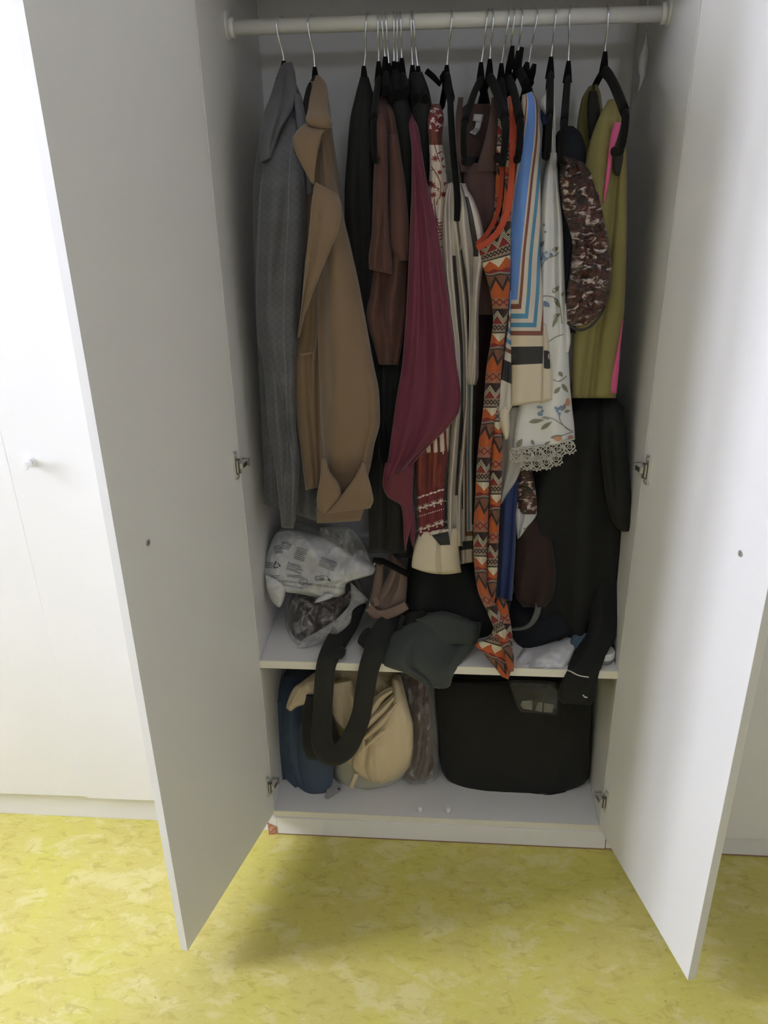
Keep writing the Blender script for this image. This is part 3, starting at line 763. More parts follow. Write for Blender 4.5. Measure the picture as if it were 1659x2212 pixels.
# ------------------------------------------------------------------ the clothes on the rail
def blazer():
    r = thing('blazer', 'grey fine-checked wool blazer hanging next to the side panel', 'blazer', at(613, 150, y=YR))
    cloth('body', [(604, 160, 634, 160, 0.17), (560, 300, 668, 290, 0.12), (546, 420, 690, 420, 0.10), (550, 620, 700, 620, 0.10), (562, 860, 700, 860, 0.10), (572, 1090, 696, 1130, 0.105)], M_CHECK, r, 0.12, waves=((3, 0.008, 0.2, 0.3),), bulge=0.03, seed=1)
    cloth('sleeve', [(616, 236, 640, 232, 0.13), (590, 305, 652, 285, 0.085), (566, 375, 660, 350, 0.06), (557, 470, 662, 465, 0.05), (553, 600, 652, 600, 0.05), (556, 720, 644, 720, 0.05), (570, 800, 640, 800, 0.05), (577, 905, 640, 905, 0.05), (592, 1000, 648, 1000, 0.05), (601, 1075, 642, 1075, 0.05), (608, 1140, 634, 1142, 0.055)], M_CHECK, r, 0.08, bulge=0.04, waves=((1.6, 0.007, 0.1, 0.4),), folds=((0.6, 0.2, 0.3, 0.55, 0.1, 0.006), (0.3, 0.6, 0.75, 0.8, 0.09, 0.008), (0.7, 0.75, 0.2, 0.95, 0.09, 0.008)), seed=2)
    cloth('collar', [(608, 136, 631, 134, 0.185), (596, 168, 638, 160, 0.165), (583, 210, 641, 195, 0.13), (569, 246, 634, 232, 0.10), (562, 300, 606, 282, 0.075), (562, 352, 588, 340, 0.07)], M_GREYWOOL, r, 0.03, bulge=0.018, folds=((0.5, 0.2, 0.7, 0.8, 0.08, 0.012),), wr=0.001, seed=3)
    cloth('lapel', [(634, 196, 652, 210, 0.13), (640, 260, 664, 270, 0.085), (656, 340, 672, 345, 0.07), (664, 420, 676, 420, 0.075)], M_GREYWOOL, r, 0.03, bulge=0.012, wr=0.001, seed=4)
blazer()
def camel_coat():
    r = thing('coat', 'camel brown wool coat with wide lapels and turned-back cuff', 'coat', at(680, 160, y=YR))
    cloth('body', [(668, 175, 700, 175, 0.17), (652, 290, 716, 290, 0.10), (660, 400, 736, 430, 0.085), (655, 600, 745, 600, 0.08), (646, 720, 750, 720, 0.075), (634, 785, 740, 785, 0.068), (640, 900, 735, 900, 0.066), (650, 985, 730, 985, 0.066), (660, 1059, 722, 1046, 0.066)], M_CAMEL, r, 0.12, bulge=0.02, folds=((0.25, 0.5, 0.4, 1.0, 0.08, 0.012), (0.48, 0.55, 0.5, 1.0, 0.05, 0.02)), seed=5)
    cloth('sleeve', [(690, 284, 704, 284, 0.11), (682, 340, 716, 340, 0.08), (684, 400, 731, 410, 0.06), (686, 470, 742, 468, 0.045), (687, 545, 761, 545, 0.034), (686, 617, 776, 617, 0.024), (686, 690, 790, 690, 0.016), (688, 786, 807, 786, 0.012), (691, 850, 819, 850, 0.01), (693, 910, 821, 908, 0.012), (697, 965, 808, 965, 0.014), (701, 1010, 800, 1010, 0.022), (712, 1050, 790, 1044, 0.034)], M_CAMEL, r, 0.10, nu=34, bulge=0.05, p=1.9, folds=((0.16, 0.1, 0.10, 0.75, 0.10, 0.016), (0.84, 0.75, 0.76, 0.98, 0.04, 0.008)), waves=((1.2, 0.004, 0.3, 0.2),), seed=6)
    # big rolled front edge crossing the sleeve
    cloth('front_edge', [(679, 392, 729, 420, 0.03), (674, 430, 738, 446, 0.012), (669, 480, 733, 490, 0.002), (664, 530, 716, 535, -0.002), (658, 585, 694, 588, 0.0), (653, 640, 673, 642, 0.014), (647, 690, 656, 692, 0.034), (642, 730, 646, 730, 0.05)], M_CAMEL, r, 0.018, bulge=0.016, p=3.0, wr=0.0012, folds=((0.25, 0.2, 0.35, 1.0, 0.12, 0.006),), seed=7)
    cloth('lapel', [(662, 264, 712, 268, 0.07), (640, 284, 706, 280, 0.048), (632, 302, 696, 290, 0.038), (638, 328, 690, 312, 0.032), (650, 354, 684, 342, 0.030), (664, 380, 680, 376, 0.030), (674, 399, 679, 398, 0.032)], M_CAMEL, r, 0.012, bulge=0.010, p=4.0, wr=0.0012, seed=8)
    cloth('collar', [(682, 163, 690, 162, 0.178), (675, 184, 704, 180, 0.155), (669, 210, 709, 208, 0.118), (665, 238, 709, 236, 0.078), (660, 258, 712, 254, 0.05), (666, 270, 719, 268, 0.045), (690, 278, 717, 276, 0.05)], M_CAMEL, r, 0.02, bulge=0.016, p=3.0, wr=0.001, seed=9)
    o, _ = cloth('lining', [(676, 164, 688, 160, 0.185), (662, 190, 684, 184, 0.165), (655, 220, 676, 218, 0.135), (650, 262, 672, 258, 0.10)], M_LINING_SHADE, r, 0.02, bulge=0.008, wr=0, seed=10)
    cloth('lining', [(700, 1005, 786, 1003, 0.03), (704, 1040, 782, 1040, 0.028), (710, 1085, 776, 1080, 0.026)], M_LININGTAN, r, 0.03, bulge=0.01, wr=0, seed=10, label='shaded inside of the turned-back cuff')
    cloth('cuff', [(697, 988, 702, 992, 0.006), (693, 1022, 712, 1020, 0.0), (688, 1052, 733, 1046, -0.004), (684, 1078, 738, 1070, -0.006), (688, 1098, 724, 1090, -0.004), (698, 1110, 706, 1108, -0.002)], M_CAMEL, r, 0.018, bulge=0.012, p=3.0, wr=0.001, seed=11, label='turned-back cuff flap')
    cloth('cuff', [(781, 1000, 786, 1002, -0.002), (768, 1028, 797, 1034, -0.01), (748, 1056, 803, 1058, -0.012), (726, 1084, 807, 1080, -0.012), (702, 1110, 800, 1098, -0.008)], M_CAMEL, r, 0.018, bulge=0.012, p=3.0, wr=0.001, seed=12, label='turned-back cuff flap')
    cloth('hem', [(686, 1060, 792, 1060, 0.045), (684, 1108, 786, 1100, 0.04), (684, 1131, 778, 1125, 0.04)], M_CAMEL, r, 0.05, bulge=0.014, seed=13)
    s = Surf([(634, 785, 740, 785, 0.068), (640, 900, 735, 900, 0.066)], bulge=0.02, wr=0); ribbon('pocket_welt', [(648, 768, 0.0655, 5), (662, 765, 0.061, 5), (676, 762, 0.060, 4)], M_CAMEL, r, 0.004)
camel_coat()
def simple(name, label, cat, rows, mat, depth=0.1, part='body', group=None, **k):
    c = rows[0]; r = thing(name, label, cat, at((c[0]+c[2])/2, c[1], y=c[4]), 0, group)
    o, s = cloth(part, rows, mat, r, depth, **k); return r, s
# black jacket
r, s = simple('jacket', 'black jacket between the camel coat and rust brown cardigan', 'jacket', rows_from([(778, 796, 166, 0.18), (768, 806, 205, 0.12), (756, 812, 260, 0.085), (750, 814, 330, 0.075), (744, 816, 430, 0.075), (748, 822, 560, 0.08), (760, 826, 680, 0.08), (775, 830, 800, 0.085), (790, 835, 920, 0.085), (795, 840, 1000, 0.085)]), M_BLACK, 0.14, waves=((2, 0.006, 0.3, 0.2),), seed=14)
# trousers
r, s = simple('trousers', 'long charcoal trousers hanging below the rust brown cardigan', 'trousers', rows_from([(880, 897, 170, 0.18), (868, 896, 300, 0.15), (838, 896, 600, 0.12), (800, 885, 760, 0.11), (798, 882, 900, 0.105), (796, 880, 1050, 0.10), (797, 878, 1195, 0.10)]), M_CHAR, 0.14, part='leg', waves=((2, 0.008, 0.1, 0.1),), folds=((0.5, 0.5, 0.45, 1.0, 0.05, 0.012),), seed=16)
cloth('leg', rows_from([(846, 896, 620, 0.16), (850, 896, 900, 0.15), (846, 890, 1205, 0.15)]), M_CHAR, r, 0.05, seed=17)
# black tops
simple('top', 'black top squeezed between the rust brown cardigan and burgundy dress', 'top', rows_from([(846, 862, 150, 0.18), (842, 880, 210, 0.11), (852, 892, 270, 0.085), (862, 894, 340, 0.08), (864, 892, 450, 0.08), (866, 890, 620, 0.085)]), M_BLACK, 0.12, seed=18)
simple('top', 'black cardigan behind the red and white printed blouse', 'top', rows_from([(886, 912, 155, 0.18), (884, 928, 200, 0.12), (892, 936, 260, 0.09), (898, 935, 360, 0.09), (902, 938, 520, 0.095)]), M_BLACK, 0.10, seed=19)
def rust():
    r = thing('cardigan', 'rust brown cardigan with bunched hanging sleeves', 'cardigan', at(832, 210, y=YR))
    cloth('body', rows_from([(822, 842, 206, 0.15), (812, 856, 250, 0.085), (810, 868, 320, 0.07), (806, 880, 420, 0.06), (806, 884, 540, 0.06), (798, 880, 630, 0.055), (790, 878, 680, 0.05), (806, 869, 745, 0.052), (818, 860, 788, 0.055)]), M_RUST, r, 0.10, bulge=0.035, waves=((2, 0.008, 0.2, 0.5),), folds=((0.55, 0.1, 0.45, 0.6, 0.07, 0.012), (0.3, 0.68, 0.6, 0.95, 0.1, 0.012)), seed=20)
    cloth('sleeve', [(806, 258, 822, 240, 0.075), (810, 300, 838, 300, 0.055), (806, 400, 838, 400, 0.042), (803, 500, 842, 500, 0.036), (796, 560, 848, 565, 0.034), (797, 582, 851, 594, 0.036)], M_RUST, r, 0.05, bulge=0.03, folds=((0.6, 0.6, 0.4, 1.0, 0.12, 0.01),), seed=21)
    cloth('sleeve', rows_from([(838, 858, 290, 0.06), (842, 876, 400, 0.045), (840, 884, 520, 0.04), (858, 884, 563, 0.044)]), M_RUST, r, 0.05, bulge=0.028, seed=22)
    cloth('cuff', [(803, 252, 826, 244, 0.07), (804, 268, 832, 268, 0.066), (812, 276, 834, 280, 0.07)], M_RUST, r, 0.03, bulge=0.02, seed=23)
rust()
def burgundy():
    r = thing('dress', 'burgundy chiffon dress with pointed handkerchief hem', 'dress', at(890, 230, y=YR))
    cloth('body', [(874, 226, 884, 226, 0.15), (882, 270, 904, 275, 0.08), (889, 330, 912, 330, 0.055), (889, 390, 922, 390, 0.045), (886, 476, 942, 476, 0.035), (883, 549, 954, 549, 0.03), (879, 640, 967, 633, 0.026), (874, 718, 978, 718, 0.024), (868, 790, 987, 790, 0.022), (855, 870, 996, 858, 0.022), (846, 935, 992, 888, 0.022), (839, 985, 969, 922, 0.022), (828, 1035, 930, 960, 0.024), (826, 1046, 894, 1000, 0.026)], M_CHIFFON, r, 0.06, nu=36, bulge=0.018, waves=((2.4, 0.006, 0.1, 0.35),), folds=((0.25, 0.4, 0.12, 1.0, 0.05, 0.006), (0.6, 0.5, 0.8, 0.95, 0.10, -0.004)), seed=24)
    cloth('hem_point', [(832, 1000, 894, 990, 0.028), (826, 1044, 893, 1030, 0.028), (836, 1072, 892, 1066, 0.03), (866, 1093, 888, 1100, 0.034), (871, 1130, 890, 1125, 0.036), (872, 1162, 882, 1160, 0.036), (874, 1190, 876, 1190, 0.036)], M_CHIFFON, r, 0.03, bulge=0.01, seed=25)
    cloth('hem_point', [(878, 1085, 892, 1075, 0.045), (880, 1120, 896, 1120, 0.045), (884, 1155, 897, 1150, 0.046), (891, 1181, 894, 1180, 0.047)], M_CHIFFON, r, 0.02, bulge=0.008, seed=26)
burgundy()
def redblouse():
    r = thing('blouse', 'red and white printed blouse with patterned border hem', 'blouse', at(940, 230, y=YR))
    o, s = cloth('body', [(926, 226, 950, 224, 0.12), (923, 256, 959, 254, 0.08), (926, 300, 955, 300, 0.07), (928, 350, 962, 350, 0.058), (924, 420, 967, 420, 0.055), (912, 520, 962, 520, 0.055), (905, 640, 975, 640, 0.06), (900, 800, 985, 800, 0.06), (898, 930, 972, 930, 0.05), (896, 1000, 968, 995, 0.048), (899, 1070, 961, 1055, 0.046), (903, 1164, 961, 1140, 0.046, 6)], M_REDPRINT, r, 0.07, bulge=0.022, waves=((2.2, 0.006, 0.3, 0.2),), folds=((0.5, 0.8, 0.55, 1.0, 0.08, 0.008),), seed=27)
    p = Print(s, -0.0012); rnd = random.Random(5)
    # border: two garlands, two rows of lilies, a row of dots; it climbs to the right
    sl = lambda x: -(x-900)*0.36
    for y0 in (1076, 1162):
        for i in range(7): p.leaf(901+i*8.6, y0+sl(901+i*8.6)*0.9, 10, 4.6, -18+(-1)**i*6)
    for i in range(13): x = 903+i*4.6; p.dot(x, 1117+sl(x)*0.85, 1.5)
    for y0, xs in ((1102, (907, 922, 938, 953)), (1148, (909, 926, 944, 956))):
        for x in xs:
            yy = y0+sl(x)*0.9
            for a in (-160, -125, -90, -55, -20): p.leaf(x, yy, 10 if abs(a+90) < 40 else 8, 2.2, a-15)
            p.leaf(x-1, yy+1, 6, 4, 70)
            p.leaf(x+5, yy-2, 8, 2.4, -10); p.leaf(x-5, yy+2, 7, 2.4, 200)
    p.build('border_print', M_CREAMINK, o, 'cream printed border motifs')
    q = Print(s, -0.0012)
    for x, y, sz in ((940, 342, 9), (934, 400, 9), (930, 396, 7), (958, 420, 8), (936, 421, 8), (950, 372, 6)):
        for a in range(0, 360, 51): q.leaf(x, y, sz, 2.6, a+11)
    for pts in (((932, 360), (945, 380), (952, 400), (950, 430)), ((936, 300), (942, 325), (950, 350)), ((938, 430), (942, 470), (950, 500)), ((934, 440), (936, 465), (941, 490))): q.line(pts, 1.8)
    for y in range(478, 516, 7): q.line(((942, y), (949, y+4), (955, y+2)), 2.6)
    q.build('sprig_print', M_REDINK, o, 'red printed sprigs')
    p = Print(s, -0.0012)
    for x, y in ((930, 240), (942, 236), (950, 250), (934, 262), (945, 268), (952, 272)):
        for a in (20, 140, 200, 260, 330): p.leaf(x, y, rnd.uniform(5, 9), 2.2, a+rnd.uniform(-20, 20))
    p.build('shoulder_print', M_CREAMINK, o)
redblouse()
def satin():
    r = thing('shirt', 'champagne satin shirt with black stripes, long gathered sleeve', 'shirt', at(980, 396, y=YR))
    cloth('body', [(968, 396, 984, 394, 0.05), (960, 430, 985, 430, 0.045), (956, 500, 992, 500, 0.042), (956, 580, 1000, 580, 0.045), (962, 660, 1008, 660, 0.048), (974, 760, 1012, 760, 0.05), (978, 860, 1012, 860, 0.05), (974, 930, 1008, 930, 0.052), (969, 1000, 1004, 1000, 0.054), (966, 1080, 998, 1080, 0.05), (966, 1180, 1000, 1180, 0.048)], M_SATIN, r, 0.07, bulge=0.02, waves=((1.5, 0.012, 0.2, 0.3),), folds=((0.3, 0.05, 0.4, 0.6, 0.06, 0.014), (0.75, 0.2, 0.7, 0.9, 0.05, 0.012)), seed=28)
    cloth('sleeve', [(986, 396, 1004, 400, 0.046), (988, 425, 1024, 432, 0.032), (990, 480, 1040, 480, 0.026), (998, 540, 1050, 540, 0.026), (1008, 600, 1040, 600, 0.03), (1013, 680, 1034, 680, 0.034), (1011, 760, 1034, 760, 0.036), (1008, 815, 1034, 812, 0.036), (1013, 832, 1028, 832, 0.038)], M_SATIN2, r, 0.05, bulge=0.022, waves=((1.3, 0.011, 0.5, 0.4),), folds=((0.45, 0.0, 0.3, 0.5, 0.07, 0.014), (0.6, 0.85, 0.5, 1.0, 0.06, 0.008)), seed=29)
    cloth('yoke', [(966, 398, 1006, 396, 0.055), (966, 430, 1016, 430, 0.05), (976, 470, 1020, 470, 0.05), (982, 540, 1010, 540, 0.055)], M_SATIN2, r, 0.03, bulge=0.012, waves=((3, 0.006, 0.1, 0.3),), seed=30)
    cloth('border_panel', [(985, 800, 1030, 800, 0.07), (990, 900, 1026, 900, 0.07), (990, 1000, 1024, 1000, 0.068), (990, 1100, 1024, 1100, 0.066), (994, 1219, 1023, 1214, 0.066)], M_SATIN3, r, 0.04, bulge=0.012, waves=((1.5, 0.006, 0.2, 0.2),), seed=31)
    o, s = cloth('shirt_tail', nu=50, rows=[(905, 1150, 992, 1140, 0.045), (895, 1180, 991, 1170, 0.04), (889, 1222, 995, 1222, 0.038, 8), (890, 1226, 997, 1236, 0.038, 9)], mat=M_CREAMSILK, parent=r, depth=0.05, bulge=0.018, folds=((0.55, 0.0, 0.56, 1.0, 0.04, 0.008),), seed=32)
    p = Print(s, -0.005); p.poly([(932, 1156), (950, 1152), (968, 1148), (973, 1177), (951, 1178)]); p.build('corner_print', plain('black_print', (0.02, 0.02, 0.022), 0.7), o, 'black printed corner')
satin()
def tank():
    r = thing('tank_top', 'chocolate brown tank top with white sewn-in label', 'tank top', at(1030, 215, y=YR))
    cloth('back', rows_from([(1008, 1056, 224, 0.2), (996, 1070, 236, 0.2), (984, 1075, 262, 0.19), (990, 1070, 340, 0.18), (1000, 1065, 420, 0.17)]), M_MAUVEBROWN, r, 0.03, bulge=0.01, seed=33)
    cloth('front', [(1006, 352, 1052, 352, 0.075), (1002, 385, 1072, 372, 0.07), (1004, 450, 1078, 450, 0.068), (1008, 560, 1076, 560, 0.072), (1030, 680, 1066, 680, 0.08)], M_MAUVEBROWN, r, 0.06, bulge=0.02, waves=((1.5, 0.005, 0.2, 0.2),), seed=34)
    cloth('strap', [(1062, 210, 1074, 210, 0.15), (1058, 250, 1078, 255, 0.10), (1048, 300, 1076, 300, 0.075), (1034, 345, 1074, 345, 0.07), (1024, 375, 1072, 370, 0.068)], M_MAUVEBROWN, r, 0.02, bulge=0.012, wr=0.001, seed=35)
    cloth('strap', rows_from([(990, 1001, 210, 0.16), (984, 998, 260, 0.10), (988, 1004, 320, 0.078), (996, 1014, 372, 0.072)]), M_MAUVEBROWN, r, 0.02, bulge=0.01, wr=0.001, seed=36)
    m = plain('white_label', (0.72, 0.71, 0.68), 0.7)
    t, s = cloth('label', [(1023, 246, 1045, 247, 0.178), (1020, 261, 1042, 264, 0.176)], m, r, 0.002, bulge=0.002, wr=0, nu=6, nv=4)
    t2, s2 = cloth('care_label', [(1028, 263, 1041, 264, 0.174), (1025, 276, 1037, 279, 0.172), (1014, 286, 1027, 293, 0.170)], m, t, 0.002, bulge=0.002, wr=0, nu=6, nv=8)
    p = Print(s2, -0.001)
    for y in (278, 281, 284): p.line(((1020, y+3), (1027, y), (1033, y-1)), 1.0, 2)
    p.build('care_print', M_LINING_SHADE, t2)
tank()
def orange():
    r = thing('dress', 'orange and brown zigzag knit dress trailing onto the shelf', 'dress', at(1100, 206, y=YR))
    cloth('shoulder', [(1102, 206, 1120, 206, 0.09), (1098, 240, 1122, 240, 0.04), (1092, 300, 1112, 300, 0.03), (1090, 400, 1106, 400, 0.022), (1082, 470, 1104, 470, 0.02), (1066, 505, 1104, 505, 0.02)], M_ZIG[2], r, 0.03, bulge=0.012, seed=37)
    cloth('back', [(1076, 250, 1092, 250, 0.09), (1072, 320, 1094, 320, 0.07), (1070, 400, 1092, 400, 0.06), (1064, 480, 1088, 480, 0.055), (1040, 525, 1080, 525, 0.05)], M_ZIG[0], r, 0.02, bulge=0.01, seed=38)
    o, s = cloth('body', [(1030, 532, 1103, 480, 0.018), (1034, 552, 1104, 520, 0.012), (1044, 580, 1103, 570, 0.01), (1054, 612, 1102, 612, 0.01), (1062, 650, 1100, 650, 0.012), (1065, 690, 1096, 690, 0.012), (1060, 735, 1090, 735, 0.01), (1050, 800, 1084, 800, 0.008), (1044, 880, 1080, 880, 0.006), (1036, 940, 1068, 940, 0.004), (1030, 1000, 1060, 1000, 0.002), (1026, 1080, 1057, 1080, 0.0), (1022, 1160, 1054, 1160, -0.004), (1025, 1230, 1052, 1232, -0.008), (1032, 1275, 1058, 1280, -0.012), (1050, 1318, 1074, 1312, -0.014), (1066, 1356, 1088, 1344, -0.016), (1080, 1392, 1100, 1385, -0.018), (1092, 1430, 1111, 1425, -0.02), (1098, 1452, 1110, 1450, -0.018)], M_ZIG[0], r, 0.04, bulge=0.022, waves=((1.0, 0.004, 0.2, 0.2),), seed=39)
    cloth('side_fold', [(1068, 760, 1088, 760, 0.016), (1062, 840, 1078, 840, 0.012), (1064, 900, 1080, 900, 0.01), (1062, 960, 1085, 960, 0.008), (1058, 1030, 1085, 1030, 0.006), (1056, 1120, 1079, 1120, 0.003), (1052, 1200, 1076, 1200, 0.0), (1050, 1250, 1074, 1250, -0.003), (1044, 1290, 1070, 1288, -0.005), (1050, 1306, 1066, 1312, -0.005)], M_ZIG[1], r, 0.04, bulge=0.018, seed=40)
    cloth('back_hem', [(1068, 1290, 1094, 1296, 0.012), (1066, 1350, 1104, 1350, 0.002), (1056, 1378, 1108, 1390, -0.004), (1026, 1392, 1106, 1420, -0.008), (1044, 1412, 1104, 1440, -0.012), (1068, 1440, 1102, 1456, -0.016), (1084, 1462, 1098, 1468, -0.018)], M_ZIG[2], r, 0.02, bulge=0.012, seed=41)
    # coral binding round the scooped neckline
    def trim(pts, wd): return ribbon('neck_trim', [(x, y, Y, wd) for x, y, Y in pts], M_CORAL, r, 0.004, 8, 3, -0.002, 'coral knitted neck binding')
    trim(((1104, 207, 0.085), (1107, 250, 0.035), (1107, 320, 0.022), (1104, 400, 0.014), (1096, 455, 0.01), (1078, 498, 0.006), (1052, 524, 0.006), (1030, 536, 0.01)), 13)
    trim(((1090, 270, 0.08), (1086, 340, 0.064), (1083, 400, 0.055), (1076, 455, 0.046), (1056, 500, 0.034), (1030, 528, 0.018)), 10)
    trim(((1112, 206, 0.085), (1117, 225, 0.045), (1119, 260, 0.034), (1114, 310, 0.028)), 8)
orange()
simple('cardigan', 'dark brown long cardigan in the gap behind the zigzag dress', 'cardigan', rows_from([(1012, 1078, 520, 0.12), (1010, 1080, 700, 0.115), (1006, 1076, 900, 0.115), (1000, 1060, 1080, 0.115), (1000, 1050, 1215, 0.12)]), M_DARKBROWN, 0.08, waves=((1.6, 0.006, 0.2, 0.2),), seed=49)
def striped():
    r = thing('shirt', 'blue, brown and cream striped silk shirt with black hem band', 'shirt', at(1140, 200, y=YR))
    cloth('front', [(1128, 205, 1150, 197, 0.10), (1126, 222, 1160, 218, 0.06), (1122, 260, 1165, 260, 0.042), (1112, 320, 1168, 320, 0.034), (1106, 380, 1167, 380, 0.03), (1102, 440, 1168, 440, 0.026), (1101, 540, 1167, 540, 0.024), (1101, 650, 1173, 650, 0.022), (1102, 730, 1174, 730, 0.02), (1103, 800, 1172, 796, 0.02), (1103, 878, 1171, 868, 0.02)], M_STRIPE, r, 0.05, nu=30, bulge=0.014, waves=((1.2, 0.003, 0.2, 0.2),), seed=42)
    cloth('side', [(1099, 630, 1106, 625, 0.03), (1097, 690, 1105, 688, 0.028), (1090, 750, 1105, 745, 0.026), (1084, 800, 1105, 795, 0.024), (1074, 850, 1105, 848, 0.022), (1070, 895, 1105, 880, 0.022)], M_STRIPESIDE, r, 0.03, bulge=0.01, waves=((1.2, 0.004, 0.4, 0.2),), seed=43)
    cloth('hem_fold', [(1071, 885, 1112, 870, 0.024), (1072, 905, 1100, 892, 0.02), (1078, 922, 1101, 920, 0.02), (1086, 940, 1099, 940, 0.022), (1090, 950, 1096, 949, 0.024)], M_CREAMSILK, r, 0.02, bulge=0.012, wr=0.001, seed=44)
    o, s = cloth('back_hem', [(1168, 700, 1180, 700, 0.034), (1168, 760, 1188, 760, 0.033), (1168, 800, 1193, 800, 0.032), (1165, 872, 1196, 862, 0.032)], M_CREAMSILK, r, 0.03, bulge=0.01, seed=45)
    p = Print(s, -0.0012); p.poly([(1175, 757), (1182, 757), (1187, 760), (1189, 796), (1182, 797), (1175, 795)]); p.build('hem_band', plain('ink_black', (0.022, 0.022, 0.026), 0.7), o)
striped()
M_SAGE = fabric('sage_thread', (0.235, 0.235, 0.165), 0.8); M_PEACH = fabric('peach_thread', (0.55, 0.27, 0.17), 0.8)
def floral():
    r = thing('blouse', 'white blouse with embroidered leaves and lace hem', 'blouse', at(1193, 175, y=YR))
    cloth('shoulder', [(1188, 176, 1197, 174, 0.16), (1174, 205, 1200, 200, 0.11), (1166, 228, 1201, 232, 0.085), (1184, 262, 1200, 262, 0.075), (1190, 310, 1200, 310, 0.07), (1192, 370, 1204, 370, 0.06)], M_WHITECOTTON, r, 0.03, bulge=0.014, waves=((1.5, 0.006, 0.1, 0.4),), seed=46)
    o, s = cloth('body', [(1184, 330, 1203, 330, 0.065), (1172, 400, 1207, 400, 0.05), (1164, 480, 1215, 480, 0.045), (1162, 580, 1219, 580, 0.042), (1160, 680, 1224, 680, 0.04), (1158, 760, 1228, 755, 0.04), (1140, 830, 1231, 820, 0.038), (1116, 890, 1236, 880, 0.036), (1108, 940, 1241, 925, 0.034), (1104, 975, 1242, 950, 0.034, 3)], M_WHITECOTTON, r, 0.07, nu=34, bulge=0.022, waves=((1.4, 0.006, 0.4, 0.25),), folds=((0.75, 0.1, 0.7, 0.55, 0.06, 0.012),), seed=47)
    cloth('ruffle', [(1216, 655, 1224, 655, 0.05), (1217, 690, 1228, 690, 0.046), (1218, 735, 1233, 733, 0.044), (1220, 764, 1228, 762, 0.046)], M_WHITECOTTON, r, 0.02, bulge=0.01, seed=48)
    S = Print(s, -0.0012); Bf = Print(s, -0.0014)
    for a in ((1166, 534, 17, 9, -55), (1193, 541, 16, 7, -25), (1193, 633, 22, 9, -45), (1198, 642, 26, 9, 65), (1196, 686, 18, 8, -30), (1204, 684, 26, 8, 115), (1213, 640, 12, 6, -60), (1168, 700, 10, 5, 60), (1207, 803, 14, 9, 50), (1197, 850, 20, 9, -45), (1214, 829, 24, 9, 55), (1142, 912, 34, 9, -8), (1168, 928, 30, 9, -35), (1216, 886, 16, 8, -70), (1219, 890, 14, 7, -15), (1116, 966, 22, 12, -55), (1148, 950, 14, 7, 65), (1188, 946, 28, 7, -12), (1176, 960, 16, 5, -25)):
        L = Print(s, -0.0013); L.leaf(*a); L.build('embroidered_leaf', M_SAGE, o)
    for q in (((1166, 582), (1180, 560), (1200, 552), (1208, 545)), ((1168, 640), (1188, 640), (1206, 650), (1212, 680), (1214, 700)), ((1186, 738), (1200, 728), (1218, 722)), ((1195, 820), (1208, 824), (1224, 812)), ((1174, 900), (1195, 905), (1215, 918), (1236, 932)), ((1209, 896), (1210, 908), (1222, 924), (1236, 932)), ((1204, 946), (1222, 938), (1238, 933)), ((1170, 902), (1176, 903), (1186, 906))): S.line(q, 1.8)
    rnd = random.Random(3)
    for cx, cy, n in ((1178, 553, 5), (1172, 560, 3), (1190, 545, 2), (1166, 888, 8), (1206, 886, 8), (1172, 492, 2)):
        for i in range(n):
            x, y = cx+rnd.uniform(-8, 8), cy+rnd.uniform(-9, 9)
            for a in range(0, 360, 72): Bf.leaf(x, y, 4, 2.4, a+i*20)
    for q in ((1176, 650, 14, 10, 70), (1178, 652, 15, 8, 50)): Bf.leaf(*q)
    for x, y, rx, ry in ((1227, 869, 5, 9), (1206, 948, 9, 6), (1233, 945, 6, 5)):
        O = Print(s, -0.0014); O.dot(x, y, rx, ry, 10); O.build('embroidered_fruit', M_PEACH, o, 'peach coloured embroidered fruit')
    q = S.build('stem_embroidery', fabric('grey_thread', (0.22, 0.215, 0.18), 0.8), o, 'grey-green embroidered stems'); q['kind'] = 'stuff'
    q = Bf.build('flower_embroidery', fabric('blue_thread', (0.20, 0.28, 0.42), 0.8), o, 'pale blue embroidered florets'); q['kind'] = 'stuff'
    # lace: scalloped edging of rings and four-lobed flowers, two layers
    def lace(x0, y0, x1, y1, n, Y, bow):
        sf = Surf([(x0-10, y0-30, x1+10, y1-30, Y), (x0-10, y0+45, x1+10, y1+45, Y)], bulge=0.006, wr=0.001, seed=3); p = Print(sf, -0.001)
        py = lambda t: y0+(y1-y0)*t+bow*math.sin(PI*t)
        P = [(x0+(x1-x0)*t, py(t)-1) for t in np.linspace(0, 1, 9)]; p.line(P, 3.0, 3)
        w_ = (x1-x0)/n
        for i in range(n):
            t = (i+0.5)/n; x, y = x0+(x1-x0)*t, py(t)+13
            p.ring(x, y, 10.5, 3.2, 20, 4, 0.13); p.ring(x, y, 4.6, 2.2, 12, 4, 0.2); p.dot(x, y, 1.5)
            for a in (45, 135, 225, 315): p.line(((x+4.5*math.cos(math.radians(a)), y+4.5*math.sin(math.radians(a))), (x+9.5*math.cos(math.radians(a)), y+9.5*math.sin(math.radians(a)))), 2.0, 2)
            for dx, dy in ((-w_/2, -4), (-w_/2, 5), (-w_/2+5.5, -7.5), (w_/2-5.5, -7.5)): p.ring(x+dx, y+dy-(y1-y0)/n*(-dx/w_)*-1, 3.4, 2.0, 9)
            p.line([(x+14*math.cos(q), y+2+13*math.sin(q)) for q in np.linspace(0.1*PI, 0.9*PI, 8)], 2.6, 1)
            for q in np.linspace(0.15*PI, 0.85*PI, 5): p.dot(x+15.5*math.cos(q), y+3+14*math.sin(q), 1.7)
        bmesh.ops.solidify(p.bm, geom=p.bm.faces[:], thickness=0.0008)
        p.build('lace_edging', M_LACE, r, 'white cotton lace edging of flowers and rings')
    lace(1104, 970, 1242, 948, 6, 0.032, 6); lace(1128, 984, 1212, 972, 4, 0.037, 9)
floral()
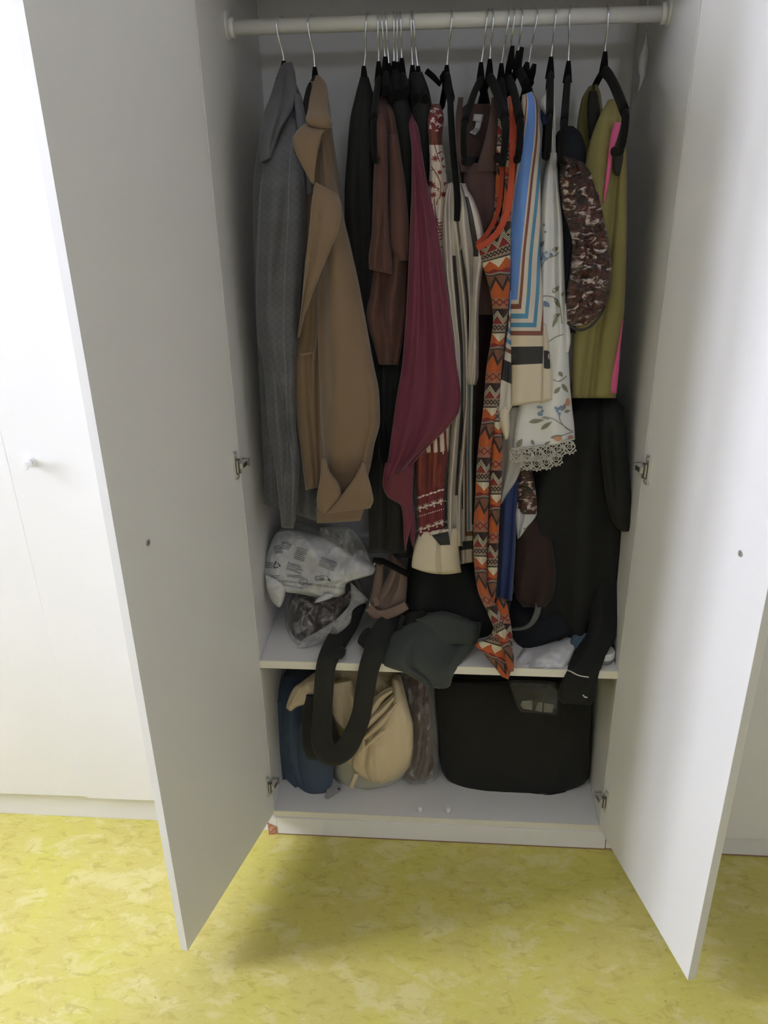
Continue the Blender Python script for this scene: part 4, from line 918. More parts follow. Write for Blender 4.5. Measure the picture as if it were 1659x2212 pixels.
def misc_right():
    simple('lining_panel', 'pale grey slip hanging pointed behind the zigzag dress', 'slip', [(1096, 880, 1140, 880, 0.055), (1084, 950, 1134, 950, 0.055), (1083, 1000, 1129, 1000, 0.055), (1082, 1040, 1114, 1040, 0.054), (1081, 1075, 1094, 1070, 0.052), (1081, 1090, 1084, 1088, 0.052)], M_PALELINING, 0.02, bulge=0.01, waves=((1.3, 0.004, 0.2, 0.2),), seed=50)
    r, s = simple('dress', 'royal blue dress hanging between the zigzag dress and black coat', 'dress', rows_from([(1090, 1126, 900, 0.07), (1080, 1130, 990, 0.068), (1078, 1122, 1060, 0.066), (1076, 1116, 1120, 0.064), (1074, 1113, 1200, 0.062), (1072, 1106, 1298, 0.06)]), M_ROYAL, 0.06, waves=((1.6, 0.006, 0.2, 0.2),), bulge=0.02, seed=51)
    cloth('shoulder', [(1168, 236, 1178, 234, 0.10), (1167, 250, 1188, 250, 0.085), (1170, 268, 1190, 270, 0.08)], M_ROYAL, r, 0.02, bulge=0.008, seed=52)
    r = thing('blouse', 'brown and white blotched satin blouse with puffed crinkled sleeve', 'blouse', at(1215, 340, y=YR))
    cloth('sleeve', [(1208, 338, 1224, 336, 0.07), (1207, 375, 1262, 350, 0.045), (1209, 410, 1284, 385, 0.035), (1214, 448, 1298, 430, 0.028), (1226, 490, 1308, 480, 0.024), (1236, 530, 1316, 525, 0.022), (1232, 580, 1321, 575, 0.02), (1224, 630, 1320, 620, 0.02), (1221, 670, 1312, 655, 0.022), (1226, 698, 1290, 685, 0.028), (1240, 704, 1270, 702, 0.034)], M_SHIBORI, r, 0.08, nu=36, nv=90, bulge=0.05, wr=0.006, crum=0.016, cs=2.2, waves=((3, 0.004, 0.2, 1.5),), wtop=0.6, seed=53)
    cloth('body', rows_from([(1124, 1140, 985, 0.062), (1120, 1150, 1020, 0.06), (1118, 1157, 1060, 0.058), (1118, 1160, 1098, 0.058), (1128, 1158, 1111, 0.06)]), M_SHIBORI, r, 0.04, bulge=0.018, wr=0.006, seed=54)
    tube('drawstring', [at(x, y, y=Y) for x, y, Y in (lambda q: [(a[0], a[1], a[2]) for a in smooth_path(q, 5)])([(1306, 662, 0.03), (1302, 672, 0.022), (1290, 690, 0.018), (1275, 705, 0.018), (1255, 713, 0.02), (1238, 708, 0.024), (1226, 696, 0.03)])], 0.0024, M_SHIBORI, r, 8)
    simple('blouse', 'white dotted cotton hem peeking from under the blotched blouse', 'blouse', [(1116, 1085, 1158, 1085, 0.068), (1113, 1112, 1160, 1108, 0.066), (1114, 1135, 1144, 1135, 0.066), (1118, 1165, 1124, 1160, 0.066)], M_DOTTED, 0.02, bulge=0.01, folds=((0.3, 0.2, 0.4, 1, 0.08, 0.008),), seed=55)
    simple('top', 'black knit top hanging between white blouse and olive top', 'top', rows_from([(1218, 1238, 272, 0.13), (1202, 1256, 290, 0.09), (1199, 1266, 330, 0.07), (1204, 1264, 400, 0.065), (1208, 1252, 500, 0.062), (1212, 1250, 620, 0.062), (1216, 1256, 720, 0.065)]), M_NAVYBLACK, 0.12, bulge=0.035, seed=56)
    r = thing('top', 'olive yellow sleeveless top with pink armhole facing', 'top', at(1307, 190, y=YR))
    cloth('front', [(1313, 216, 1332, 212, 0.11), (1290, 262, 1350, 268, 0.075), (1276, 302, 1352, 310, 0.066), (1264, 356, 1354, 400, 0.06), (1258, 440, 1354, 470, 0.058), (1250, 560, 1353, 560, 0.058), (1242, 660, 1349, 660, 0.06), (1236, 740, 1341, 740, 0.062), (1234, 860, 1330, 860, 0.066)], M_OLIVE, r, 0.06, nu=34, bulge=0.018, folds=((0.8, 0.1, 0.45, 1.0, 0.07, 0.012), (0.5, 0.6, 0.25, 1.0, 0.06, 0.008)), waves=((1.3, 0.005, 0.3, 0.3),), seed=57)
    cloth('back', [(1272, 186, 1290, 181, 0.22), (1256, 215, 1298, 205, 0.2), (1246, 280, 1304, 280, 0.17), (1244, 350, 1304, 350, 0.15)], M_OLIVE, r, 0.03, bulge=0.016, folds=((0.55, 0.0, 0.6, 1.0, 0.12, 0.02),), seed=58)
    cloth('neck_shade', rows_from([(1272, 1290, 196, 0.18), (1268, 1296, 240, 0.14), (1272, 1290, 300, 0.12)]), M_LINING_SHADE, r, 0.02, bulge=0.008, wr=0, seed=59)  # dark sheet painted for the shade inside the neck
    o, s = cloth('armhole_facing', [(1328, 264, 1342, 264, 0.062), (1318, 300, 1336, 290, 0.054), (1312, 350, 1324, 330, 0.05), (1306, 400, 1316, 390, 0.05), (1302, 440, 1306, 436, 0.052)], M_PINK, r, 0.008, bulge=0.004, wr=0, seed=60, label='pink facing showing at the armhole')
    o, s = cloth('armhole', [(1340, 280, 1346, 278, 0.06), (1328, 330, 1347, 330, 0.052), (1324, 366, 1342, 366, 0.052), (1330, 380, 1338, 380, 0.056)], M_LINING_SHADE, r, 0.006, bulge=0.003, wr=0, seed=61, label='dark patch painted for the shade inside the armhole')  # dark sheet laid over the olive cloth as painted armhole shade
    cloth('side_facing', [(1344, 690, 1347, 690, 0.072), (1332, 760, 1341, 745, 0.064), (1324, 800, 1337, 800, 0.064), (1314, 850, 1332, 850, 0.068)], M_PINK, r, 0.008, bulge=0.004, wr=0, seed=62, label='pink facing at the side seam')
    # black coat
    r = thing('coat', 'long black coat filling the corner below the olive top', 'coat', at(1290, 860, y=YR))
    cloth('body', [(1250, 848, 1320, 842, 0.14), (1215, 900, 1340, 880, 0.10), (1170, 980, 1346, 970, 0.085), (1130, 1060, 1348, 1060, 0.08), (1116, 1140, 1346, 1140, 0.078), (1130, 1240, 1344, 1240, 0.076), (1150, 1330, 1340, 1330, 0.076), (1190, 1385, 1322, 1390, 0.08)], M_BLACK, r, 0.2, nu=36, bulge=0.05, waves=((2.4, 0.012, 0.2, 0.3),), seed=63)
    cloth('sleeve', [(1290, 845, 1325, 852, 0.12), (1292, 900, 1348, 885, 0.07), (1296, 960, 1350, 950, 0.055), (1302, 1021, 1359, 1021, 0.045), (1312, 1090, 1368, 1090, 0.04), (1330, 1138, 1369, 1132, 0.04), (1346, 1149, 1362, 1147, 0.044)], M_BLACK, r, 0.08, bulge=0.04, folds=((0.5, 0.3, 0.4, 0.7, 0.1, 0.01),), seed=64)
    simple('skirt', 'dark brown suede skirt corner under the white dotted hem', 'skirt', rows_from([(1118, 1170, 1120, 0.072), (1114, 1196, 1180, 0.064), (1110, 1202, 1240, 0.06), (1112, 1198, 1285, 0.058), (1130, 1184, 1312, 0.062)]), M_DARKBROWN, 0.08, bulge=0.035, waves=((1.4, 0.008, 0.3, 0.4),), seed=65)
misc_right()
# ------------------------------------------------------------------ plastic
def m_plastic(name, col, lo, hi, scale=18, rough=0.25, bump=0.6, aniso=(1, 1, 1), metal=0.0):
    """crinkled see-through film: denser along the crinkles"""
    b = B(name); o = b.obj(); n = b.noise(b.map(o, aniso), scale, 4, 0.6, 1.0)
    tr = b.nt.nodes.new('ShaderNodeBsdfTransparent'); mx = b.nt.nodes.new('ShaderNodeMixShader')
    lw = b.nt.nodes.new('ShaderNodeLayerWeight'); lw.inputs[0].default_value = 0.35
    f = n.sm(0.42, 0.72)*(hi-lo)+lo; f = f.mx(V(b.nt, lw.outputs[1])*0.55)
    b.nt.links.new(f.k, mx.inputs[0]); b.nt.links.new(tr.outputs[0], mx.inputs[1]); b.nt.links.new(b.bsdf.outputs[0], mx.inputs[2]); b.nt.links.new(mx.outputs[0], b.out.inputs[0])
    b.color(col); b.set(Roughness=rough, Metallic=metal); b.bump(n, bump, 0.01); return b.mat
M_MILKY = m_plastic('milky_film', (0.62, 0.63, 0.64), 0.72, 0.95, 14, 0.3, 0.5)
M_CLEAR = m_plastic('clear_film', (0.70, 0.70, 0.70), 0.04, 0.42, 48, 0.1, 1.0, (1, 1, 0.5))
M_HAZE = m_plastic('hazy_film', (0.60, 0.60, 0.61), 0.25, 0.5, 12, 0.25, 0.4)
M_INK = plain('grey_ink', (0.05, 0.05, 0.055), 0.6)
M_TAUPE = fabric('taupe_webbing', (0.20, 0.135, 0.105), 0.85, 0.1, 900, 0.4)
M_STRAP = fabric('black_webbing', (0.014, 0.0145, 0.0145), 0.9, 0.05, 700, 0.4)
M_GREYGREEN = fabric('grey_green_twill', (0.050, 0.058, 0.055), 0.9, 0.1, 1200, 0.25)
M_NAVY = fabric('navy_nylon', (0.045, 0.07, 0.12), 0.6, 0.1, 800, 0.4, 0.12, 0.8)
M_CALICO = fabric('cream_calico', (0.66, 0.54, 0.36), 0.85, 0.1, 1300, 0.5, 0.05, 0.9)
M_PALEGREEN = fabric('pale_grey_canvas', (0.46, 0.45, 0.36), 0.8, 0.1, 900, 0.3)
M_FELT = fabric('black_felt', (0.0105, 0.0105, 0.0092), 0.95, 0.05, 500, 0.3)
M_WHITESHEET = fabric('white_sheet', (0.66, 0.66, 0.68), 0.8, 0.05, 1200, 0.3, 0.03, 0.6)
M_TEAL = fabric('dusty_blue_cloth', (0.07, 0.12, 0.17), 0.8)
M_WHITEPIPE = plain('white_piping', (0.66, 0.66, 0.64), 0.7)

# ------------------------------------------------------------------ on the shelf
def plastic_bag():
    r = thing('plastic_bag', 'white printed plastic bag lying crumpled on the shelf', 'plastic bag', at(680, 1330, y=0.18))
    o, s = cloth('bag', [(596, 1150, 640, 1142, 0.16), (584, 1175, 700, 1160, 0.13), (572, 1215, 775, 1205, 0.105), (570, 1238, 811, 1228, 0.095, 4), (574, 1262, 806, 1240, 0.09, 6), (582, 1276, 748, 1262, 0.09, 4), (640, 1282, 746, 1280, 0.095, 4), (690, 1292, 730, 1290, 0.10)], M_MILKY, r, 0.07, nu=90, bulge=0.03, nv=90, wr=0.003, crum=0.012, cs=1.0, waves=((2.2, 0.004, 0.1, 0.8),), seed=70)
    cloth('bag_corner', [(572, 1240, 606, 1256, 0.085), (576, 1270, 616, 1266, 0.078), (588, 1300, 616, 1285, 0.075), (600, 1312, 606, 1312, 0.075)], M_MILKY, r, 0.02, bulge=0.01, wr=0.002, seed=71)
    cloth('bag_corner', [(700, 1282, 722, 1284, 0.085), (682, 1296, 716, 1292, 0.08), (678, 1303, 692, 1301, 0.08)], M_MILKY, r, 0.02, bulge=0.008, wr=0.002, seed=72)
    cloth('bag_back', [(690, 1140, 762, 1144, 0.15), (690, 1165, 775, 1160, 0.14), (720, 1195, 795, 1195, 0.125), (760, 1222, 808, 1226, 0.11)], M_CLEAR, r, 0.03, bulge=0.01, seed=73)
    # printed notices: small grey lines, some too fine to read
    p = Print(s, -0.002)
    def block(x, y, n, ln, ang, dy):
        a = math.radians(ang)
        rnd = random.Random(int(x))
        for i in range(n):
            L = ln*rnd.uniform(0.7, 1.0); x0, y0 = x-math.sin(a)*dy*i, y+math.cos(a)*dy*i
            p.line(((x0, y0), (x0+math.cos(a)*L*0.5, y0+math.sin(a)*L*0.5+rnd.uniform(-0.6, 0.6)), (x0+math.cos(a)*L, y0+math.sin(a)*L)), 1.1, 3)
    block(590, 1182, 5, 22, -14, 3.6); block(608, 1170, 5, 24, 8, 3.6); block(642, 1182, 7, 28, 18, 4.0); block(622, 1214, 5, 36, 18, 3.8); block(694, 1203, 6, 40, 20, 3.8); block(574, 1214, 4, 20, 8, 3.4); block(620, 1242, 2, 40, 4, 3.0); block(578, 1246, 2, 28, -6, 3.2); block(690, 1249, 2, 14, 0, 2.6)
    p.line(((682, 1253), (681, 1248), (684, 1245), (704, 1244), (708, 1249), (707, 1253), (682, 1253)), 1.0, 2); p.poly([(708, 1254), (710, 1248), (716, 1256)])
    p.line(((648, 1254), (655, 1251), (663, 1252), (664, 1259), (655, 1263), (648, 1260), (648, 1254)), 1.0, 2)
    # recycling arrows
    for k in range(3):
        a = math.radians(-90+120*k); b_ = math.radians(-90+120*(k+1)); cx, cy = 597.5, 1221
        A = (cx+6*math.cos(a+0.35), cy+6*math.sin(a+0.35)); E_ = (cx+6*math.cos(b_-0.45), cy+6*math.sin(b_-0.45))
        p.line((A, E_), 2.0, 2); d = np.array(E_)-np.array(A); d /= np.linalg.norm(d); nn = np.array((-d[1], d[0])); E2 = np.array(E_)
        p.poly([tuple(E2+nn*2.6), tuple(E2-nn*2.6), tuple(E2+d*4)])
    p.build('notice_print', M_INK, o)
    text_print(s, 'WARNING: KEEP AWAY FROM BABIES AND CHILDREN. DO NOT USE IN CRIBS', 575, 1254, 6.2, 5.0, M_INK, o, -0.002, bend=0.00018)
    text_print(s, 'THIS BAG IS NOT A TOY', 593, 1262, 5.6, 10.0, M_INK, o, -0.002)
plastic_bag()
def hat_bag():
    r = thing('wrapped_bundle', 'dark brown bundle wrapped in clear film beneath the printed bag', 'bundle', at(690, 1400, z=ZS))
    cloth('bundle', [(640, 1270, 740, 1262, 0.17), (624, 1300, 775, 1275, 0.13), (620, 1335, 752, 1310, 0.10), (626, 1365, 724, 1345, 0.08), (634, 1386, 700, 1376, 0.07), (650, 1392, 680, 1386, 0.07)], M_DARKBROWN, r, 0.12, bulge=0.05, wr=0.006, seed=74)
    cloth('film', [(640, 1262, 762, 1244, 0.15), (618, 1295, 795, 1296, 0.11), (616, 1340, 772, 1310, 0.085), (624, 1375, 730, 1352, 0.062), (634, 1400, 690, 1382, 0.05), (638, 1406, 652, 1402, 0.05)], M_CLEAR, r, 0.14, bulge=0.045, wr=0.006, seed=75)
    cloth('film_skirt', [(757, 1258, 796, 1296, 0.10), (758, 1295, 782, 1304, 0.085), (735, 1330, 762, 1318, 0.066), (695, 1358, 758, 1342, 0.056), (650, 1385, 716, 1378, 0.05), (636, 1404, 652, 1402, 0.05)], M_HAZE, r, 0.01, bulge=0.006, wr=0.002, seed=76)
hat_bag()
def taupe_strap():
    r = thing('belt', 'taupe webbing belt looped beside the printed plastic bag', 'belt', at(830, 1335, y=0.12))
    cloth('loop', [(810, 1215, 828, 1222, 0.13), (806, 1260, 828, 1262, 0.115), (800, 1290, 826, 1284, 0.10), (793, 1308, 812, 1310, 0.095)], M_TAUPE, r, 0.02, bulge=0.012, seed=77)
    cloth('loop', [(842, 1194, 850, 1196, 0.15), (842, 1225, 880, 1236, 0.12), (828, 1262, 880, 1262, 0.105), (802, 1296, 878, 1284, 0.092), (792, 1312, 876, 1302, 0.088), (796, 1332, 868, 1318, 0.086), (806, 1338, 836, 1334, 0.086)], M_TAUPE, r, 0.03, bulge=0.02, folds=((0.5, 0.35, 0.5, 0.75, 0.1, 0.014),), seed=78)
    ribbon('webbing', [(796, 1312, 0.082, 18), (812, 1328, 0.072, 20), (834, 1328, 0.07, 20), (860, 1318, 0.072, 20), (878, 1308, 0.078, 18)], M_TAUPE, r, 0.004)
    ribbon('tab', [(808, 1290, 0.085, 12), (815, 1308, 0.078, 13)], M_TAUPE, r, 0.003)
    for a, b_ in (((807, 1224, 0.118), (811, 1213, 0.118)), ((827, 1222, 0.12), (828, 1216, 0.12)), ((798, 1312, 0.078), (799, 1304, 0.078))): tube('pin', [at(a[0], a[1], y=a[2]), at(b_[0], b_[1], y=b_[2])], 0.0014, M_NICKEL, r, 6)
    r2 = thing('hanger', 'black hanger bar lying across the taupe belt', 'hanger', at(850, 1225, y=0.12))
    tube('bar', [at(x, y, y=Y) for x, y, Y in ((808, 1210, 0.125), (825, 1212, 0.115), (850, 1224, 0.105), (884, 1242, 0.10))], 0.007, M_VELVET, r2, 8)
taupe_strap()
def pile():
    simple('sweater', 'black sweater heaped in the middle of the shelf', 'sweater', [(884, 1195, 1030, 1195, 0.16), (878, 1240, 1045, 1230, 0.12), (872, 1290, 1062, 1280, 0.10), (866, 1330, 1072, 1330, 0.085), (880, 1375, 1066, 1365, 0.08), (930, 1395, 1040, 1390, 0.09)], M_BLACK, 0.16, bulge=0.06, waves=((1.7, 0.012, 0.2, 0.6),), seed=80)
    r, s = simple('hat', 'black felt hat with curved brim leaning on the sweater heap', 'hat', [(878, 1325, 918, 1318, 0.075), (866, 1350, 940, 1338, 0.066), (868, 1375, 960, 1362, 0.062), (880, 1390, 955, 1374, 0.062), (900, 1397, 930, 1392, 0.066)], M_FELT, 0.06, part='crown', bulge=0.03, seed=81)
    ribbon('brim', [(872, 1330, 0.068, 10), (864, 1355, 0.06, 10), (872, 1382, 0.055, 10), (905, 1398, 0.052, 10), (940, 1388, 0.05, 10), (968, 1368, 0.05, 8)], M_FELT, r, 0.003)
    r, s = simple('trousers', 'grey-green trousers folded and hanging over the shelf edge', 'trousers', [(926, 1322, 1040, 1345, 0.07), (860, 1360, 1036, 1372, 0.045), (828, 1388, 1020, 1405, 0.02), (818, 1418, 1000, 1428, -0.004), (826, 1438, 990, 1446, -0.014), (870, 1452, 978, 1462, -0.016, 2), (905, 1472, 972, 1482, -0.016, 5), (925, 1484, 964, 1487, -0.014, 2)], M_GREYGREEN, 0.05, part='leg', nu=34, bulge=0.02, folds=((0.35, 0.4, 0.42, 0.95, 0.03, 0.007), (0.75, 0.1, 0.8, 0.6, 0.05, 0.008)), waves=((1.4, 0.006, 0.2, 0.5),), seed=82)
    cloth('waist', [(895, 1338, 960, 1322, 0.06), (925, 1360, 1030, 1350, 0.045), (935, 1378, 1030, 1372, 0.035), (960, 1390, 1020, 1392, 0.03)], M_GREYGREEN, r, 0.03, bulge=0.012, seed=83)
    # black straps
    r = thing('strap_belt', 'wide black fabric strap looped down over the shelf edge', 'strap', at(740, 1400, z=ZS))
    ribbon('strap', [(770, 1300, 0.14, 46), (752, 1345, 0.09, 46), (728, 1385, 0.04, 46), (712, 1415, 0.0, 44), (703, 1445, -0.014, 42), (699, 1490, -0.016, 42), (696, 1545, -0.016, 42), (695, 1604, -0.015, 46), (712, 1630, -0.014, 48), (742, 1622, -0.014, 46), (765, 1586, -0.016, 44), (780, 1545, -0.018, 42), (787, 1500, -0.018, 42), (797, 1445, -0.016, 44), (808, 1412, -0.004, 46), (822, 1375, 0.03, 50), (846, 1348, 0.07, 50), (868, 1332, 0.095, 46), (890, 1322, 0.115, 40)], M_STRAP, r, 0.006, 8, 5, 0.004)
    cloth('strap_knot', [(776, 1374, 802, 1362, 0.05), (772, 1388, 815, 1385, 0.03), (786, 1402, 820, 1400, 0.014), (786, 1412, 822, 1412, 0.006)], M_STRAP, r, 0.03, bulge=0.014, seed=84)
    cloth('strap_fold', [(700, 1404, 748, 1402, 0.012), (698, 1414, 746, 1414, 0.0), (706, 1422, 738, 1424, -0.006)], M_STRAP, r, 0.02, bulge=0.01, wr=0.001, seed=85)
    # black heap to the right, with its loop
    r, s = simple('bag', 'black soft bag with grey loop handle on the shelf', 'bag', [(1105, 1290, 1200, 1285, 0.13), (1100, 1330, 1240, 1320, 0.09), (1104, 1365, 1250, 1350, 0.07), (1112, 1390, 1245, 1365, 0.065), (1120, 1408, 1170, 1398, 0.07)], M_NAVYBLACK, 0.1, bulge=0.05, wr=0.006, seed=86)
    ribbon('handle', [(1164, 1300, 0.06, 13), (1160, 1325, 0.056, 13), (1148, 1347, 0.05, 10), (1130, 1358, 0.05, 6), (1104, 1361, 0.052, 4)], plain('grey_cord', (0.10, 0.10, 0.10), 0.8), r, 0.004)
    simple('cloth', 'crumpled white cloth spread along the shelf front', 'cloth', [(1130, 1392, 1255, 1372, 0.10), (1112, 1410, 1246, 1392, 0.06), (1105, 1425, 1238, 1415, 0.03), (1104, 1440, 1228, 1443, 0.004)], M_WHITESHEET, 0.04, bulge=0.012, nv=30, wr=0.003, crum=0.02, waves=((2.2, 0.004, 0.1, 0.8),), seed=87)
    simple('cloth', 'dusty blue cloth corner tucked behind the black piped sleeve', 'cloth', [(1236, 1372, 1275, 1366, 0.07), (1230, 1394, 1274, 1388, 0.055), (1234, 1410, 1262, 1404, 0.045), (1240, 1418, 1250, 1414, 0.04)], M_TEAL, 0.03, bulge=0.012, seed=88)
    r, s = simple('pyjama_jacket', 'black pyjama jacket with white piping drooping over the shelf', 'jacket', [(1290, 1165, 1330, 1165, 0.14), (1280, 1250, 1338, 1250, 0.095), (1274, 1330, 1339, 1330, 0.055), (1266, 1375, 1330, 1375, 0.03), (1243, 1412, 1312, 1410, 0.005), (1224, 1446, 1297, 1450, -0.014), (1210, 1480, 1289, 1484, -0.016), (1206, 1508, 1282, 1514, -0.014), (1214, 1520, 1276, 1524, -0.012)], M_BLACK, 0.05, part='sleeve', bulge=0.022, waves=((1.3, 0.005, 0.2, 0.4),), seed=89)
    p = Print(s, -0.002); p.line(((1222, 1447), (1232, 1450), (1250, 1459), (1272, 1463)), 2.4); p.line(((1259, 1501), (1264, 1506), (1269, 1506)), 2.6); p.build('piping', M_WHITEPIPE, r, 'white piping line')
    c = at(1308, 1424, z=ZS); c.x = 0.7405; c.y = 0.04
    r = thing('jar', 'small jar with ridged white lid by the right side panel', 'jar', (c.x, c.y, ZS))
    cyl('jar_body', (c.x, c.y, ZS), (c.x, c.y, ZS+0.012), 0.019, m_plastic('jar_glass', (0.7, 0.7, 0.7), 0.3, 0.5, 5, 0.1, 0.0), r, 28)
    bm = bmesh.new(); n = 56; z0, z1 = ZS+0.0122, ZS+0.027
    ring = lambda rr, z, rib: [bm.verts.new((c.x+(rr+(rib if i % 2 else 0))*math.cos(2*PI*i/n), c.y+(rr+(rib if i % 2 else 0))*math.sin(2*PI*i/n), z)) for i in range(n)]
    R = [ring(0.0218, z0, 0.0005), ring(0.0218, z0+0.008, 0.0005), ring(0.0222, z0+0.009, 0), ring(0.0222, z1-0.003, 0), ring(0.0205, z1, 0)]
    for a, b_ in zip(R, R[1:]):
        for i in range(n): bm.faces.new((a[i], a[(i+1) % n], b_[(i+1) % n], b_[i]))
    bm.faces.new(R[-1]); bm.faces.new(R[0][::-1]); link('lid', to_mesh(bm, 'lid'), M_PLASTIC, r)
pile()

# ------------------------------------------------------------------ on the wardrobe floor
def lower():
    r, s = simple('backpack', 'navy blue nylon bag slumped in the corner under the shelf', 'bag', [(600, 1462, 690, 1458, 0.16), (588, 1500, 700, 1500, 0.12), (592, 1580, 716, 1580, 0.10), (600, 1650, 722, 1650, 0.085), (622, 1700, 722, 1695, 0.075), (632, 1720, 704, 1724, 0.072), (650, 1725, 696, 1727, 0.075)], M_NAVY, 0.16, part='bag', bulge=0.05, wr=0.006, waves=((1.6, 0.01, 0.1, 0.5),), folds=((0.2, 0.7, 0.22, 1.0, 0.04, 0.012),), seed=90)
    cloth('side_pocket', [(586, 1520, 625, 1500, 0.12), (586, 1600, 640, 1590, 0.105), (592, 1660, 640, 1650, 0.10), (598, 1690, 622, 1694, 0.105)], M_NAVY, r, 0.06, bulge=0.03, wr=0.005, seed=91)
    cloth('front_pocket', [(650, 1560, 720, 1550, 0.085), (640, 1620, 724, 1620, 0.072), (648, 1690, 718, 1690, 0.062), (652, 1724, 704, 1727, 0.06)], M_NAVY, r, 0.04, bulge=0.02, wr=0.004, seed=92)
    cloth('top_flap', [(660, 1500, 706, 1500, 0.06), (650, 1560, 724, 1560, 0.045), (652, 1610, 740, 1620, 0.04), (665, 1640, 735, 1646, 0.045)], M_STRAP, r, 0.03, bulge=0.02, wr=0.003, seed=93)
    # calico sack
    r = thing('sack', 'bulging cream calico drawstring sack on the wardrobe floor', 'sack', at(800, 1705, z=ZB))
    cloth('sack', [(690, 1448, 850, 1450, 0.14), (690, 1480, 862, 1480, 0.11), (704, 1530, 878, 1530, 0.085), (716, 1580, 892, 1570, 0.07), (730, 1620, 893, 1610, 0.062), (748, 1650, 888, 1650, 0.06), (762, 1672, 862, 1680, 0.062), (790, 1690, 835, 1693, 0.07)], M_CALICO, r, 0.18, nu=72, bulge=0.06, nv=90, wr=0.004, crum=0.02, cs=0.8, folds=((0.55, 0.02, 0.70, 0.36, 0.05, 0.02), (0.22, 0.08, 0.35, 0.5, 0.06, 0.02)), wtop=0.7, seed=94)
    cloth('lobe', [(846, 1466, 866, 1472, 0.09), (845, 1520, 881, 1525, 0.05), (828, 1556, 891, 1560, 0.036), (800, 1592, 893, 1590, 0.03), (790, 1625, 892, 1615, 0.028), (786, 1650, 882, 1648, 0.03), (794, 1674, 858, 1676, 0.038), (802, 1690, 834, 1690, 0.05)], M_CALICO, r, 0.05, nu=40, bulge=0.034, p=2.6, wr=0.003, crum=0.009, cs=1.1, seed=103)
    for pts in (((856, 1520), (838, 1545), (812, 1572), (780, 1600)), ((850, 1508), (828, 1532), (802, 1556), (778, 1584)), ((846, 1492), (822, 1508), (806, 1530), (794, 1552)), ((868, 1545), (846, 1566), (818, 1590), (786, 1616)), ((800, 1650), (812, 1628), (828, 1604), (842, 1574))):
        ribbon('gather', [(x, y, 0.034+0.010*math.cos(i*1.6), w_) for i, ((x, y), w_) in enumerate(zip(pts, (8, 15, 16, 7)))], M_CALICO, r, 0.012, 6, 6, 0.012)
    cloth('open_flap', [(676, 1455, 720, 1452, 0.12), (650, 1474, 716, 1466, 0.09), (636, 1484, 706, 1500, 0.075), (622, 1512, 690, 1516, 0.07), (618, 1528, 644, 1526, 0.07), (624, 1536, 630, 1536, 0.07)], M_CALICO, r, 0.02, bulge=0.012, wr=0.003, crum=0.012, nv=24, folds=((0.2, 0.4, 0.2, 1.0, 0.06, -0.006),), seed=95)
    cloth('neck_fold', [(716, 1478, 760, 1470, 0.075), (712, 1520, 768, 1510, 0.06), (720, 1552, 770, 1545, 0.055), (738, 1570, 764, 1590, 0.055)], M_CALICO, r, 0.03, bulge=0.018, wr=0.003, crum=0.018, nv=30, waves=((1.6, 0.006, 0.2, 0.5),), seed=96)
    cloth('hem_fold', [(772, 1612, 806, 1560, 0.05), (764, 1636, 836, 1600, 0.04), (760, 1655, 850, 1640, 0.04), (772, 1672, 850, 1672, 0.044), (796, 1688, 832, 1690, 0.05)], M_CALICO, r, 0.03, bulge=0.02, wr=0.003, crum=0.02, nv=34, folds=((0.5, 0.0, 0.3, 1.0, 0.08, 0.012),), seed=97)
    cloth('base', [(716, 1640, 894, 1625, 0.085), (718, 1665, 888, 1655, 0.078), (728, 1690, 868, 1682, 0.074), (750, 1703, 840, 1700, 0.076), (770, 1707, 815, 1706, 0.08)], M_PALEGREEN, r, 0.16, bulge=0.05, wr=0.003, seed=98, label='pale grey-green sack bottom')
    ribbon('seam_tape', [(770, 1672, 0.052, 9), (764, 1688, 0.05, 9), (758, 1702, 0.056, 9)], M_CALICO, r, 0.003)
    r = thing('price_tag', 'white card price tag lying beside the navy bag', 'tag', at(716, 1712, z=ZB))
    bm = bmesh.new(); q = [at(x, y, z=ZB+h) for x, y, h in ((719, 1680, 0.02), (738, 1700, 0.006), (738, 1708, 0.002), (708, 1727, 0.002), (702, 1723, 0.002), (708, 1700, 0.012))]
    vs = [bm.verts.new(p) for p in q]; bm.faces.new(vs); bmesh.ops.solidify(bm, geom=bm.faces[:], thickness=0.0008)
    link('card', to_mesh(bm, 'card'), plain('white_card', (0.62, 0.60, 0.60), 0.7), r)
    bm = bmesh.new(); vs = [bm.verts.new(at(x, y, z=ZB+h)) for x, y, h in ((729, 1703, 0.0075), (733, 1701, 0.0085), (735, 1705, 0.006), (731, 1707, 0.0055))]; bm.faces.new(vs); link('mark', to_mesh(bm, 'mark'), M_INK, r)
    # film-wrapped brown thing
    r = thing('wrapped_bundle', 'brown knitwear in crinkled clear film between sack and black case', 'bundle', at(915, 1690, z=ZB))
    cloth('bundle', rows_from([(868, 930, 1462, 0.16), (876, 936, 1520, 0.13), (882, 940, 1580, 0.115), (876, 944, 1640, 0.105), (868, 938, 1675, 0.10), (880, 920, 1690, 0.105)]), fabric('brown_knit', (0.085, 0.045, 0.03), 0.9, 0.2, 400, 0.6), r, 0.1, bulge=0.04, wr=0.006, seed=99)
    cloth('film', rows_from([(856, 940, 1455, 0.14), (872, 940, 1510, 0.11), (880, 946, 1580, 0.095), (874, 948, 1640, 0.085), (866, 944, 1678, 0.082), (880, 925, 1693, 0.09)]), M_CLEAR, r, 0.12, bulge=0.04, wr=0.010, waves=((3, 0.006, 0.1, 1.2),), seed=100)
    # big black case
    r = thing('storage_case', 'large black rounded fabric case standing under the shelf', 'case', at(1110, 1715, z=ZB))
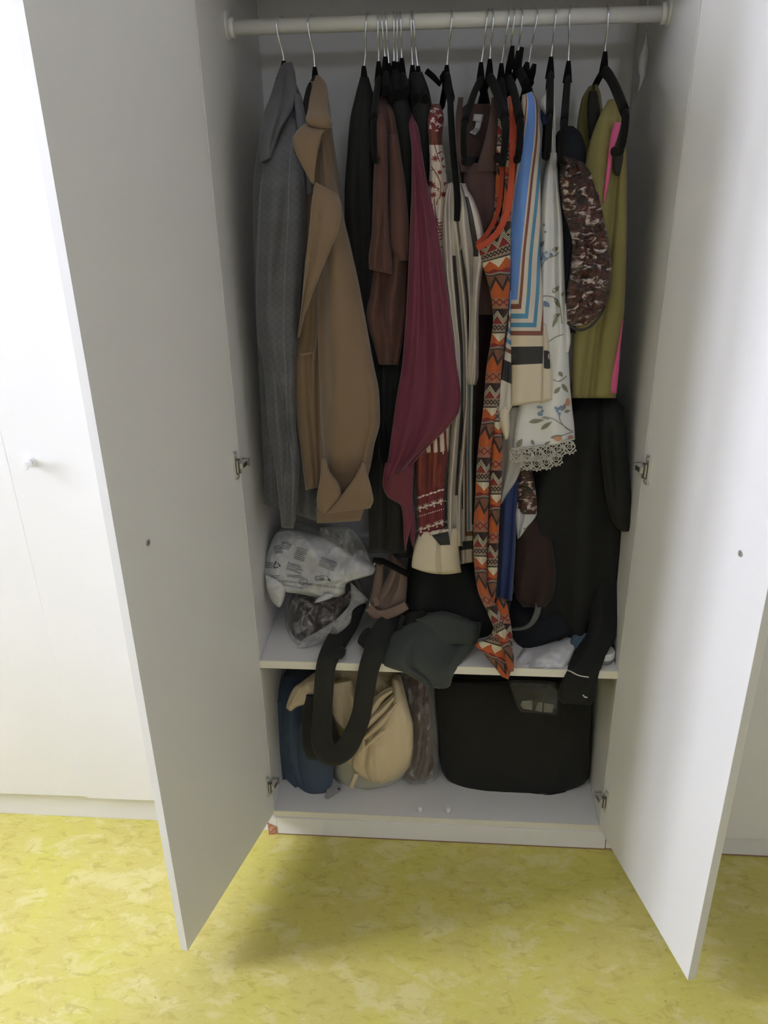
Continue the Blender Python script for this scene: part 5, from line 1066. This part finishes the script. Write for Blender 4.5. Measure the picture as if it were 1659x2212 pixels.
    o, s = cloth('case', [(932, 1474, 1280, 1480, 0.13), (936, 1510, 1278, 1515, 0.115), (944, 1580, 1277, 1585, 0.105), (950, 1640, 1275, 1645, 0.10), (958, 1678, 1274, 1672, 0.098, 8), (980, 1698, 1266, 1692, 0.095, 14), (1020, 1712, 1235, 1706, 0.092, 12), (1060, 1719, 1200, 1714, 0.095, 8)], M_FELT, r, 0.22, nu=44, bulge=0.06, wr=0.003, p=4.0, seed=101)
    tube('piping', [s.P(u, 0.97, -0.002) for u in np.linspace(0.06, 0.94, 24)], 0.0018, M_BLACK, o, 6)
    # grey film packet over the case
    r = thing('film_packet', 'smoky plastic packet with shiny print hanging under the shelf', 'packet', at(1160, 1475, y=0.05))
    o, s = cloth('packet', [(1096, 1470, 1212, 1476, 0.05), (1104, 1495, 1210, 1495, 0.046), (1112, 1520, 1207, 1515, 0.044), (1122, 1538, 1206, 1545, 0.046)], m_plastic('smoky_film', (0.06, 0.06, 0.07), 0.45, 0.85, 20, 0.25, 0.4), r, 0.02, bulge=0.012, wr=0.004, seed=102)
    p = Print(s, -0.0016); p.poly([(1124, 1523), (1128, 1514), (1150, 1513), (1150, 1534), (1130, 1531)]); p.poly([(1155, 1535), (1162, 1517), (1172, 1517), (1171, 1538)]); p.poly([(1174, 1538), (1175, 1518), (1197, 1522), (1193, 1540)])
    p.build('silver_print', plain('silver_print', (0.16, 0.16, 0.18), 0.3, 0.4, var=0.5, vscale=60), o, 'silvery printed blocks')
lower()
def tissue():
    r = thing('tissue_strip', 'twisted white tissue strip hanging by thread near the right panel', 'tissue', at(1388, 205, y=0.27))
    cloth('tissue', rows_from([(1396, 1399, 60, 0.26), (1390, 1400, 95, 0.26), (1379, 1401, 125, 0.265), (1377, 1398, 150, 0.27), (1381, 1394, 170, 0.27), (1378, 1385, 190, 0.27), (1376, 1378, 206, 0.27)]), m_plastic('tissue_film', (0.72, 0.74, 0.76), 0.75, 0.95, 30, 0.5, 0.5), r, 0.008, nu=14, bulge=0.01, wr=0.003, seed=110)
    tube('thread', [at(1400, -8, y=0.255), at(1398, 30, y=0.258), at(1398, 62, y=0.26)], 0.0007, M_PLASTIC, r, 6)
tissue()
